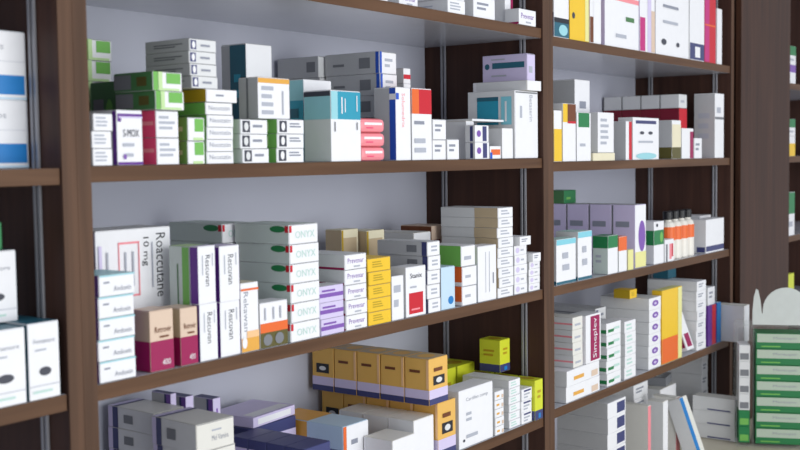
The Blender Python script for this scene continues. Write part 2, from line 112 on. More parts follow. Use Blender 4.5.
'creambox':{'body': 'cream', 'F': [('r', 0, 0, 1, 1, 'cream')], 'L': [('r', 0, 0, 1, 1, 'cream')]},
'linedtall':{'body': 'white', 'F': [('l', 0.15, 0.2, 0.85, 0.85, 5, 'greytxt')], 'L': [('r', 0, 0, 1, 1, 'lgrey')]},
'redstripe':{'body': 'white', 'F': [('r', 0.5, 0, 1, 1, 'red')], 'L': [('r', 0, 0, 1, 1, 'grey')], 'T': [('r', 0, 0, 1, 1, 'lgrey')]},
'eyesbox':{'body': 'white', 'F': [('r', 0.1, 0.86, 0.9, 0.94, 'navy'), ('e', 0.25, 0.6, 0.42, 0.68, 'dark'), ('e', 0.58, 0.6, 0.75, 0.68, 'dark'), ('l', 0.2, 0.4, 0.8, 0.48, 1, 'greytxt'), ('e', 0.1, 0.0, 0.9, 0.16, 'lteal')], 'L': [('r', 0, 0, 1, 1, 'lgrey')], 'T': [('r', 0, 0, 1, 1, 'white')]},
'olivebase':{'body': 'white', 'F': [('r', 0, 0, 1, 0.3, 'olive'), ('r', 0, 0.3, 1, 0.9, 'cream')], 'L': [('r', 0, 0, 1, 1, 'grey'), ('r', 0, 0, 1, 0.3, 'olive')], 'T': [('r', 0, 0, 1, 1, 'lgrey')]},
'maroonedge':{'body': 'white', 'F': [('r', 0.7, 0, 1, 0.9, 'maroon')], 'L': [('r', 0, 0, 1, 1, 'lgrey')]},
'greyrow':{'body': 'lgrey', 'F': [('l', 0.2, 0.4, 0.8, 0.7, 1, 'greytxt')], 'L': [('r', 0, 0, 1, 1, 'lgrey'), ('r', 0, 0, 0.04, 1, 'dgrey')], 'T': [('r', 0, 0, 1, 1, 'lgrey')]},
'dredrow':{'body': 'dred', 'F': [('r', 0, 0, 1, 1, 'red')], 'L': [('r', 0, 0, 1, 1, 'dred')], 'T': [('r', 0, 0, 1, 1, 'dred')]},
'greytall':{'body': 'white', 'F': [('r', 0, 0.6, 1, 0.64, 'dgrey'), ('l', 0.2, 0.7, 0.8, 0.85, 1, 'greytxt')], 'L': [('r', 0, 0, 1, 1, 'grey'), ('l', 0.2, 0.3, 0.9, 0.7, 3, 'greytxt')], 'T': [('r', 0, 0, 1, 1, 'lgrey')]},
'lilacrow':{'body': 'lilac', 'F': [('r', 0, 0, 1, 1, 'white')], 'L': [('r', 0, 0, 1, 1, 'lilac'), ('r', 0, 0, 0.04, 1, 'dgrey'), ('l', 0.15, 0.65, 0.8, 0.8, 1, 'text'), ('l', 0.15, 0.2, 0.5, 0.32, 1, 'greytxt')], 'T': [('r', 0, 0, 1, 1, 'grey')]},
'lilacrowfront':{'body': 'lilac', 'F': [('r', 0, 0, 1, 1, 'white'), ('e', 0.3, 0.25, 0.95, 0.75, 'violet'), ('r', 0, 0, 1, 0.25, 'paleyellow')], 'L': [('r', 0, 0, 1, 1, 'lilac'), ('r', 0, 0, 0.04, 1, 'dgrey'), ('l', 0.15, 0.65, 0.8, 0.8, 1, 'text')], 'T': [('r', 0, 0, 1, 1, 'grey')]},
'palebluebox':{'body': 'white', 'F': [('r', 0, 0.0, 1, 0.06, 'dteal'), ('r', 0, 0.88, 1, 1, 'cyan'), ('l', 0.3, 0.3, 0.7, 0.7, 2, 'greytxt')], 'L': [('r', 0, 0, 1, 1, 'lgrey'), ('r', 0, 0, 1, 0.08, 'dteal')], 'T': [('r', 0, 0, 1, 1, 'mint')]},
'greentop':{'body': 'white', 'F': [('r', 0, 0.68, 1, 1, 'emerald')], 'L': [('r', 0, 0, 1, 1, 'palegreen'), ('r', 0, 0.68, 1, 1, 'emerald'), ('l', 0.2, 0.3, 0.7, 0.5, 2, 'greytxt')], 'T': [('r', 0, 0, 1, 1, 'emerald')]},
'orangetop':{'body': 'white', 'F': [('r', 0, 0.6, 1, 1, 'orange')], 'L': [('r', 0, 0, 1, 1, 'lgrey'), ('r', 0, 0.6, 1, 1, 'orange')], 'T': [('r', 0, 0, 1, 1, 'orange')]},
'paleyellowbox':{'body': 'paleyellow', 'F': [('r', 0, 0, 1, 1, 'paleyellow')], 'L': [('r', 0, 0, 1, 1, 'cream')], 'T': [('r', 0, 0, 1, 1, 'cream')]},
'greenband':{'body': 'white', 'F': [('r', 0, 0.45, 1, 0.8, 'emerald'), ('e', 0.6, 0.5, 0.9, 0.75, 'green'), ('e', 0.2, 0.88, 0.4, 0.96, 'dark')], 'L': [('r', 0, 0, 1, 1, 'lgrey'), ('r', 0.2, 0.45, 1, 0.8, 'emerald'), ('e', 0.2, 0.88, 0.4, 0.96, 'dark')], 'T': [('r', 0, 0, 1, 1, 'white')]},
'redwedges':{'body': 'white', 'F': [('r', 0.1, 0.0, 0.3, 0.8, 'dgrey'), ('r', 0.5, 0.1, 0.75, 0.8, 'softpink'), ('r', 0.75, 0.2, 0.9, 0.8, 'red')], 'L': [('r', 0, 0, 1, 1, 'white'), ('r', 0.3, 0, 0.5, 0.8, 'dred')], 'T': [('r', 0, 0, 1, 1, 'white')]},
'navybase':{'body': 'white', 'F': [('r', 0, 0.04, 1, 0.2, 'navy')], 'L': [('r', 0, 0, 1, 1, 'lgrey'), ('r', 0.4, 0.02, 0.95, 0.18, 'navy')], 'T': [('r', 0, 0, 1, 1, 'white')]},
'redlines':{'body': 'offwhite', 'F': [('l', 0.2, 0.3, 0.8, 0.6, 1, 'greytxt')], 'L': [('r', 0, 0, 1, 1, 'lgrey'), ('r', 0, 0.42, 1, 0.55, 'softpink')], 'T': [('r', 0, 0, 1, 1, 'offwhite')]},
'redlabel':{'body': 'white', 'F': [('r', 0.3, 0.03, 0.92, 0.97, 'maroon'), ('t', 'Simeplev', 0.46, 0.08, 0.78, 0.92, 'white', 90)], 'L': [('r', 0, 0, 1, 1, 'white')], 'T': [('r', 0, 0, 1, 1, 'lgrey')]},
'greendiag':{'body': 'white', 'F': [('r', 0.1, 0.25, 0.5, 0.5, 'emerald'), ('r', 0.5, 0.4, 0.9, 0.6, 'mint')], 'L': [('r', 0, 0, 1, 1, 'lgrey'), ('r', 0.5, 0.2, 1, 0.5, 'emerald')], 'T': [('r', 0, 0, 1, 1, 'lgrey')]},
'purpledot':{'body': 'white', 'F': [('e', 0.25, 0.25, 0.78, 0.78, 'violet'), ('e', 0.4, 0.4, 0.62, 0.6, 'lilac')], 'L': [('r', 0, 0, 1, 1, 'lgrey')], 'T': [('r', 0, 0, 1, 1, 'lgrey')]},
'yelloworange':{'body': 'yellow', 'F': [('r', 0, 0, 1, 0.34, 'orange'), ('r', 0.8, 0, 1, 1, 'paleyellow')], 'L': [('r', 0, 0, 1, 1, 'yellow'), ('r', 0, 0, 1, 0.34, 'orange')], 'T': [('r', 0, 0, 1, 1, 'paleyellow')]},
'leanmark':{'body': 'white', 'F': [('r', 0.2, 0.05, 0.85, 0.3, 'maroon')], 'L': [('r', 0, 0, 1, 1, 'white'), ('r', 0.5, 0.05, 0.9, 0.32, 'maroon')], 'T': [('r', 0, 0, 1, 1, 'white')]},
'purplespine':{'body': 'purple', 'F': [('r', 0, 0, 1, 1, 'purple'), ('r', 0.5, 0, 1, 1, 'red')], 'L': [('r', 0, 0, 1, 1, 'purple')], 'T': [('r', 0, 0, 1, 1, 'lilac')]},
'bluespine':{'body': 'sky', 'F': [('r', 0, 0, 1, 1, 'sky')], 'L': [('r', 0, 0, 1, 1, 'blue')], 'T': [('r', 0, 0, 1, 1, 'lblue')]},
'navysq':{'body': 'white', 'F': [('r', 0.5, 0.15, 0.95, 0.85, 'navy')], 'L': [('r', 0, 0, 1, 1, 'grey')], 'T': [('r', 0, 0, 1, 1, 'lgrey')]},
'rededge':{'body': 'offwhite', 'F': [('r', 0, 0, 1, 1, 'softpink')], 'L': [('r', 0, 0, 1, 1, 'offwhite'), ('r', 0, 0, 0.08, 1, 'lgrey')], 'T': [('r', 0, 0, 1, 1, 'offwhite')]},
'blueedgeslim':{'body': 'offwhite', 'F': [('r', 0, 0, 0.45, 1, 'sky')], 'L': [('r', 0, 0, 1, 1, 'lgrey')], 'T': [('r', 0, 0, 1, 1, 'offwhite')]},
'navyline':{'body': 'white', 'F': [('l', 0.1, 0.06, 0.9, 0.12, 1, 'navy')], 'L': [('r', 0, 0, 1, 1, 'lgrey'), ('r', 0.35, 0.06, 0.9, 0.16, 'navy')], 'T': [('r', 0, 0, 1, 1, 'offwhite')]},
'blisterfoil':{'body': 'dgrey', 'F': [('r', 0, 0, 1, 1, 'dgrey')], 'L': [('r', 0, 0, 1, 1, 'dgrey')], 'T': [('r', 0, 0, 1, 1, 'dgrey'), ('e', 0.1, 0.2, 0.3, 0.8, 'lgrey'), ('e', 0.4, 0.2, 0.6, 0.8, 'lgrey'), ('e', 0.7, 0.2, 0.9, 0.8, 'lgrey')]},
'tealbox':{'body': 'dteal', 'F': [('r', 0, 0, 1, 1, 'dteal')], 'L': [('r', 0, 0, 1, 1, 'dteal')], 'T': [('r', 0, 0, 1, 1, 'dteal')]},
'emeraldbox':{'body': 'emerald', 'F': [('l', 0.2, 0.3, 0.8, 0.6, 1, 'green')], 'L': [('r', 0, 0, 1, 1, 'dgreen'), ('l', 0.2, 0.4, 0.8, 0.6, 1, 'emerald')], 'T': [('r', 0, 0, 1, 1, 'emerald')]},
'blueband':{'body': 'white', 'F': [('r', 0, 0.07, 0.985, 0.36, 'sky'), ('t', 'DS', 0.7, 0.74, 0.79, 0.8, 'text', 0), ('l', 0.35, 0.45, 0.6, 0.48, 1, 'greytxt'), ('r', 0, 0, 1, 0.03, 'lblue'), ('r', 0, 0.56, 0.985, 0.565, 'greytxt')], 'L': [('r', 0, 0, 1, 1, 'lgrey')], 'T': [('r', 0, 0, 1, 1, 'lblue')]},
'ovallogo':{'body': 'white', 'F': [('e', 0.32, 0.3, 0.72, 0.42, 'dark'), ('t', 'Femanore', 0.16, 0.74, 0.86, 0.8, 'text', 0), ('l', 0.2, 0.64, 0.6, 0.68, 1, 'greytxt'), ('r', 0, 0.17, 1, 0.18, 'greytxt'), ('l', 0.1, 0.08, 0.8, 0.13, 1, 'mint')], 'L': [('r', 0, 0, 1, 1, 'dteal')], 'T': [('r', 0, 0, 1, 1, 'dteal')]},
'greenwhite':{'body': 'white', 'F': [('r', 0, 0.5, 1, 1, 'emerald'), ('l', 0.2, 0.2, 0.8, 0.4, 1, 'greytxt')], 'L': [('r', 0, 0, 1, 1, 'dgreen')], 'T': [('r', 0, 0, 1, 1, 'dgreen')]},
'purplewhite':{'body': 'white', 'F': [('r', 0, 0.6, 1, 1, 'violet')], 'L': [('r', 0, 0, 1, 1, 'lilac')], 'T': [('r', 0, 0, 1, 1, 'lilac')]},
'yellowgreen':{'body': 'lime', 'F': [('r', 0.2, 0.2, 0.8, 0.6, 'green')], 'L': [('r', 0, 0, 1, 1, 'lime')], 'T': [('r', 0, 0, 1, 1, 'lime')]},
}

# ------------------------------------------------------------------ materials
def lin(c):
    c = c / 255.0
    return c / 12.92 if c <= 0.04045 else ((c + 0.055) / 1.055) ** 2.4
def pm(name, rgb, rough=0.5, metal=0.0, vary=0.06, scale=60.0, spec=0.4, bump=0.0):
    m = bpy.data.materials.new(name); m.use_nodes = True
    nt = m.node_tree; b = nt.nodes['Principled BSDF']
    b.inputs['Roughness'].default_value = rough; b.inputs['Metallic'].default_value = metal
    b.inputs['Specular IOR Level'].default_value = spec
    tc = nt.nodes.new('ShaderNodeTexCoord'); nz = nt.nodes.new('ShaderNodeTexNoise'); nz.inputs['Scale'].default_value = scale
    nt.links.new(tc.outputs['Object'], nz.inputs['Vector'])
    mx = nt.nodes.new('ShaderNodeMix'); mx.data_type = 'RGBA'
    a = [lin(v) for v in rgb]
    mx.inputs['A'].default_value = (*[v * (1 - vary) for v in a], 1); mx.inputs['B'].default_value = (*[min(1, v * (1 + vary)) for v in a], 1)
    nt.links.new(nz.outputs['Fac'], mx.inputs['Factor']); nt.links.new(mx.outputs['Result'], b.inputs['Base Color'])
    if bump:
        bp = nt.nodes.new('ShaderNodeBump'); bp.inputs['Strength'].default_value = bump
        nt.links.new(nz.outputs['Fac'], bp.inputs['Height']); nt.links.new(bp.outputs['Normal'], b.inputs['Normal'])
    return m
PRINT = {}
def ink(k):
    if k not in PRINT: PRINT[k] = pm('print_' + k, COL[k], rough=0.42, vary=0.03)
    return PRINT[k]
def wood(name, axis, dark, light, rough=0.5):
    m = bpy.data.materials.new(name); m.use_nodes = True
    nt = m.node_tree; b = nt.nodes['Principled BSDF']; b.inputs['Roughness'].default_value = rough; b.inputs['Specular IOR Level'].default_value = 0.22
    g = nt.nodes.new('ShaderNodeNewGeometry'); mp = nt.nodes.new('ShaderNodeMapping')
    sc = [38, 38, 38]; sc[axis] = 1.6
    mp.inputs['Scale'].default_value = sc
    nt.links.new(g.outputs['Position'], mp.inputs['Vector'])
    n1 = nt.nodes.new('ShaderNodeTexNoise'); n1.inputs['Scale'].default_value = 1.6; n1.inputs['Detail'].default_value = 6; n1.inputs['Distortion'].default_value = 0.6
    nt.links.new(mp.outputs['Vector'], n1.inputs['Vector'])
    cr = nt.nodes.new('ShaderNodeValToRGB')
    cr.color_ramp.elements[0].position = 0.3; cr.color_ramp.elements[0].color = (*[lin(v) for v in dark], 1)
    cr.color_ramp.elements[1].position = 0.72; cr.color_ramp.elements[1].color = (*[lin(v) for v in light], 1)
    nt.links.new(n1.outputs['Fac'], cr.inputs['Fac']); nt.links.new(cr.outputs['Color'], b.inputs['Base Color'])
    bp = nt.nodes.new('ShaderNodeBump'); bp.inputs['Strength'].default_value = 0.05
    nt.links.new(n1.outputs['Fac'], bp.inputs['Height']); nt.links.new(bp.outputs['Normal'], b.inputs['Normal'])
    return m
WOOD_D = wood('dark_walnut_panel', 2, (58, 38, 32), (74, 49, 40))
WOOD_V = wood('walnut_vertical_edge', 2, (72, 51, 38), (98, 71, 54))
WOOD_P = wood('walnut_broad_panel', 2, (52, 32, 23), (74, 47, 34))
WOOD_H = wood('walnut_edge_band', 0, (80, 55, 38), (104, 75, 54))
LAM = pm('grey_shelf_laminate', (190, 191, 199), rough=0.16, vary=0.04, scale=25, spec=0.5)
BACK = pm('pale_back_panel', (180, 182, 196), rough=0.6, vary=0.03, scale=8)
STEEL = pm('zinc_rail', (150, 150, 156), rough=0.45, metal=0.4, vary=0.08, scale=40)
SLOT = pm('rail_slot', (52, 50, 54), rough=0.6)
COUNTER = pm('beige_counter_top', (196, 188, 168), rough=0.35, vary=0.05, scale=30)
TILE = pm('floor_tile', (204, 200, 192), rough=0.3, vary=0.06, scale=4)
WALLP = pm('wall_paint', (205, 205, 212), rough=0.7, vary=0.03, scale=6, bump=0.02)

# ------------------------------------------------------------------ mesh helpers
class MB:
    """collects faces with their materials, builds one mesh"""
    def __init__(self): self.v = []; self.f = []; self.mi = []; self.mats = []
    def slot(self, m):
        if m not in self.mats: self.mats.append(m)
        return self.mats.index(m)
    def face(self, pts, m):
        i = len(self.v); self.v += [tuple(p) for p in pts]; self.f.append(tuple(range(i, i + len(pts)))); self.mi.append(self.slot(m))
    def merge(self, verts, faces, m):
        i = len(self.v); self.v += [tuple(p) for p in verts]; s = self.slot(m)
        for q in faces: self.f.append(tuple(i + k for k in q)); self.mi.append(s)
    def box(self, x0, x1, y0, y1, z0, z1, m, bev=0.0):
        bm = bmesh.new(); bmesh.ops.create_cube(bm, size=1.0)
        for v in bm.verts: v.co = Vector(((x0 + x1) / 2 + v.co.x * (x1 - x0), (y0 + y1) / 2 + v.co.y * (y1 - y0), (z0 + z1) / 2 + v.co.z * (z1 - z0)))
        if bev: bmesh.ops.bevel(bm, geom=list(bm.edges), offset=bev, segments=2 if bev > 0.002 else 1, profile=0.5, affect='EDGES')
        bm.verts.index_update()
        self.merge([v.co.copy() for v in bm.verts], [[v.index for v in f.verts] for f in bm.faces], m); bm.free()
    def prism(self, poly, y0, y1, m):
        """poly in (x, z), extruded along y"""
        n = len(poly); vs = [(p[0], y0, p[1]) for p in poly] + [(p[0], y1, p[1]) for p in poly]
        self.merge(vs, [list(range(n)), list(range(2 * n - 1, n - 1, -1))] + [[i, i + n, (i + 1) % n + n, (i + 1) % n] for i in range(n)], m)
    def mesh(self, name):
        me = bpy.data.meshes.new(name); me.from_pydata(self.v, [], self.f)
        for m in self.mats: me.materials.append(m)
        me.polygons.foreach_set('material_index', self.mi); me.update()
        return me
    def build(self, name, parent=None, kind=None):
        o = bpy.data.objects.new(name, self.mesh(name)); COLL.objects.link(o)
        if parent: o.parent = parent
        if kind: o['kind'] = kind
        return o
def thing(name, label, cat, loc=(0, 0, 0), rz=0.0, group=None):
    o = bpy.data.objects.new(name, None); COLL.objects.link(o); o.empty_display_size = 0.02
    o.location = loc; o.rotation_euler = (0, 0, math.radians(rz))
    tag(o, label, cat, group); return o
def tag(o, label, cat, group=None):
    o['label'] = label; o['category'] = cat
    if group: o['group'] = group
TXT = {}
def text_mesh(s):
    """flat letter shapes of a word, scaled to a unit rectangle"""
    if s not in TXT:
        cu = bpy.data.curves.new('lettering', 'FONT'); cu.body = s; cu.resolution_u = 2
        ob = bpy.data.objects.new('lettering', cu); COLL.objects.link(ob)
        bpy.context.view_layer.update()
        me = bpy.data.meshes.new_from_object(ob.evaluated_get(bpy.context.evaluated_depsgraph_get()))
        vs = [v.co.copy() for v in me.vertices]; fs = [list(p.vertices) for p in me.polygons]
        x0 = min(v.x for v in vs); x1 = max(v.x for v in vs); y0 = min(v.y for v in vs); y1 = max(v.y for v in vs)
        TXT[s] = ([((v.x - x0) / (x1 - x0), (v.y - y0) / (y1 - y0)) for v in vs], fs)
        bpy.data.objects.remove(ob); bpy.data.meshes.remove(me); bpy.data.curves.remove(cu)
    return TXT[s]
EPS = 0.00022
def decorate(mb, items, O, U, V, N, seed):
    """prints the listed shapes onto a face; O its lower left corner, U and V its sides"""
    rnd = random.Random(seed); lift = 0
    for it in items:
        lift += 1; off = N * (EPS * lift)
        P = lambda u, v: O + U * (0.006 + 0.988 * u) + V * (0.008 + 0.984 * v) + off
        k = it[0]
        if k == 'r':
            _, a, b_, c, d, col = it; mb.face([P(a, b_), P(c, b_), P(c, d), P(a, d)], ink(col))
        elif k == 'e':
            _, a, b_, c, d, col = it
            mb.face([P((a + c) / 2 + (c - a) / 2 * math.cos(t * math.pi / 10), (b_ + d) / 2 + (d - b_) / 2 * math.sin(t * math.pi / 10)) for t in range(20)], ink(col))
        elif k == 'l':
            _, a, b_, c, d, n, col = it; h = (d - b_) / (2 * n - 1) if n > 1 else (d - b_) * 0.6
            for i in range(n):
                e_ = a + (c - a) * rnd.uniform(0.55, 1.0); v0 = b_ + (2 * i * h if n > 1 else 0)
                mb.face([P(a, v0), P(e_, v0), P(e_, v0 + h), P(a, v0 + h)], ink(col))
        elif k == 't':
            _, s, a, b_, c, d, col, rot = it; vs, fs = text_mesh(s)
            if rot == 0: q = [P(a + (c - a) * x, b_ + (d - b_) * y) for x, y in vs]
            elif rot == -90: q = [P(a + (c - a) * y, d - (d - b_) * x) for x, y in vs]
            else: q = [P(c - (c - a) * y, b_ + (d - b_) * x) for x, y in vs]
            mb.merge(q, fs, ink(col))
MESH = {}
def carton_meshes(st, w, d, h, flap, rnd):
    key = (st, round(w, 4), round(d, 4), round(h, 4), flap, rnd)
    if key in MESH: return MESH[key]
    S = ST[st]; body = MB(); bev = min(0.0007, h * 0.03) if not rnd else h * 0.3
    body.box(-w / 2, w / 2, -d / 2, d / 2, 0, h, ink(S['body']), bev)
    X, Y, Z_ = Vector((1, 0, 0)), Vector((0, 1, 0)), Vector((0, 0, 1))
    faces = {'F': (Vector((-w / 2, -d / 2, 0)), X * w, Z_ * h, -Y), 'L': (Vector((-w / 2, d / 2, 0)), -Y * d, Z_ * h, -X), 'T': (Vector((-w / 2, -d / 2, h)), X * w, Y * d, Z_), 'R': (Vector((w / 2, -d / 2, 0)), Y * d, Z_ * h, X)}
    sd = sum(ord(c) for c in st); fl = None
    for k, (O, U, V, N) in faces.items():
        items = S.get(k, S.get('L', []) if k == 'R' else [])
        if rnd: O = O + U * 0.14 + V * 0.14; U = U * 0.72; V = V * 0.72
        if k == flap:
            fl = MB(); th = 0.0005
            a, b_ = 0.012, 0.988
            lo = [O + U * a + V * a, O + U * b_ + V * a, O + U * b_ + V * b_, O + U * a + V * b_]
            hi = [p + N * th for p in lo]
            fl.merge(lo + hi, [[4, 5, 6, 7], [0, 1, 5, 4], [1, 2, 6, 5], [2, 3, 7, 6], [3, 0, 4, 7]], ink(S['body']))
            decorate(fl, items, O + N * th, U, V, N, sd)
            if not (items and items[0][0] == 'r' and items[0][3] - items[0][1] > .9):
                q = 0.985; fl.face([O + U * 0.02 + V * 0.965 + N * (th + 2e-4), O + U * 0.98 + V * 0.965 + N * (th + 2e-4), O + U * 0.98 + V * q + N * (th + 2e-4), O + U * 0.02 + V * q + N * (th + 2e-4)], ink('dgrey'))
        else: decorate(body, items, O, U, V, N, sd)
    MESH[key] = (body.mesh('carton_body'), fl.mesh('end_flap') if fl else None)
    return MESH[key]
def carton(nm, label, cat, group, st, x, y, z, w, d, h, rz, flap, tilt, rnd):
    bme, fme = carton_meshes(st, w, d, h, flap, rnd)
    if fme is None:
        o = bpy.data.objects.new(nm, bme); COLL.objects.link(o); o.location = (x, y, z); o.rotation_euler = (math.radians(tilt), 0, math.radians(rz))
        tag(o, label, cat, group)
        if tilt: o.location.z += abs(math.sin(math.radians(tilt))) * d / 2
        return o
    root = thing(nm, label, cat, (x, y, z), rz, group)
    for n, me in (('carton_body', bme), ('end_flap', fme)):
        c = bpy.data.objects.new(n, me); COLL.objects.link(c); c.parent = root
    return root

# ------------------------------------------------------------------ the room
DEPTH = 0.2647
mb = MB(); mb.box(-2.5, 5.0, -4.5, 0.6, -0.05, 0.0, TILE); mb.build('floor', kind='structure')
mb = MB(); mb.box(-2.5, 5.0, DEPTH + 0.02, DEPTH + 0.12, 0.0, 2.7, WALLP); mb.build('wall_back', kind='structure')

# ------------------------------------------------------------------ shelving
CT = 0.6995            # counter top level
TOPZ = 2.15
T = 0.018
def shelving(label, x0, x1, levels, pl, pr, rails, pilaster=None):
    """x0..x1 clear width; pl / pr thickness of the panels left and right"""
    u = thing('shelving_unit', label, 'shelving', ((x0 + x1) / 2, DEPTH / 2, CT)); ox, oy, oz = u.location
    def bx(name, a, b_, c, d, e_, f, m, bev=0.0008, parent=u):
        q = MB(); q.box(a - ox, b_ - ox, c - oy, d - oy, e_ - oz, f - oz, m, bev); return q.build(name, parent)
    bx('back_panel', x0, x1, DEPTH, DEPTH + 0.018, CT, TOPZ, BACK)
    for a, b_ in ((x0 - pl, x0), (x1, x1 + pr)):
        if b_ - a < 0.001: continue
        s = bx('side_panel', a, b_, 0.0012, DEPTH + 0.018, CT, TOPZ, WOOD_D, 0.0005)
        bx('edge_band', a, b_, 0.0, 0.0011, CT, TOPZ, WOOD_V, 0.0003, s)
    for z in levels:
        s = bx('shelf', x0 + 0.0006, x1 - 0.0006, 0.005, DEPTH - 0.0005, z - T, z, LAM, 0.0005)
        bx('edge_band', x0 + 0.0008, x1 - 0.0008, 0.0032, 0.0046, z - T, z, WOOD_H, 0.0003, s)
    bx('top_board', x0 + 0.0006, x1 - 0.0006, 0.002, DEPTH - 0.0005, TOPZ - 0.02, TOPZ, WOOD_H, 0.0008)
    for side, y in rails:
        xx = x1 if side == 'r' else x0; s = -1 if side == 'r' else 1
        q = MB(); a, b_ = sorted((xx + s * 0.0003, xx + s * 0.0035))
        q.box(a - ox, b_ - ox, y - oy, y + 0.0045 - oy, 0.003, TOPZ - oz - 0.021, STEEL, 0.0004)
        q.box(a - ox, b_ - ox, y + 0.0075 - oy, y + 0.012 - oy, 0.003, TOPZ - oz - 0.021, STEEL, 0.0004)
        a2, b2 = sorted((xx + s * 0.0003, xx + s * 0.0012))
        q.box(a2 - ox, b2 - ox, y + 0.0045 - oy, y + 0.0075 - oy, 0.003, TOPZ - oz - 0.021, SLOT)
        q.build('metal_rail', u)
    if pilaster:
        bx('front_panel', pilaster[0], pilaster[1], -0.012, 0.004, CT, TOPZ, WOOD_P, 0.001)
    return u
H = 0.0387 / 2
shelving('dark walnut shelving bay at far left with two visible shelves', -1.0, -0.0387, [1.656, 1.4157, 1.1694, 0.93], 0.0387, H - 0.0001, [('r', 0.036), ('r', 0.21)])
shelving('dark walnut shelving bay in the middle, widest in view', 0.0, 1.035, [1.656, 1.4171, 1.1719, 0.9298], H, H - 0.0001, [('r', 0.036), ('r', 0.214)])
shelving('dark walnut shelving bay right of the middle divider', 1.0737, 2.0400, [1.6452, 1.4093, 1.1721, 0.9363], H, 0.02, [('r', 0.036), ('r', 0.214)], (2.082, 2.50))
shelving('dark walnut shelving bay beyond the broad panel at right edge', 2.532, 3.3, [1.6252, 1.4093, 1.1721, 0.9363], 0.03, 0.03, [('r', 0.036)])
base = thing('base_cabinet', 'low walnut base cabinet with beige counter top under the shelves', 'cabinet', (1.15, 0, 0))
q = MB(); q.box(-2.2, 2.25, -0.30, DEPTH + 0.015, 0.08, CT - 0.031, WOOD_V, 0.001); q.box(-2.2, 2.25, -0.26, DEPTH + 0.015, 0.001, 0.08, SLOT); q.build('cabinet_body', base)
q = MB(); q.box(-2.22, 2.27, -0.33, DEPTH + 0.018, CT - 0.03, CT - 0.0003, COUNTER, 0.003); q.build('counter_top', base)
for i in range(7):
    q = MB(); xa = -2.15 + i * 0.63; q.box(xa, xa + 0.6, -0.318, -0.3005, 0.1, CT - 0.045, WOOD_V, 0.0015); dr = q.build('cabinet_door', base)
    q = MB(); q.box(xa + 0.54, xa + 0.55, -0.345, -0.3185, 0.42, 0.56, STEEL, 0.002); q.build('door_handle', dr)

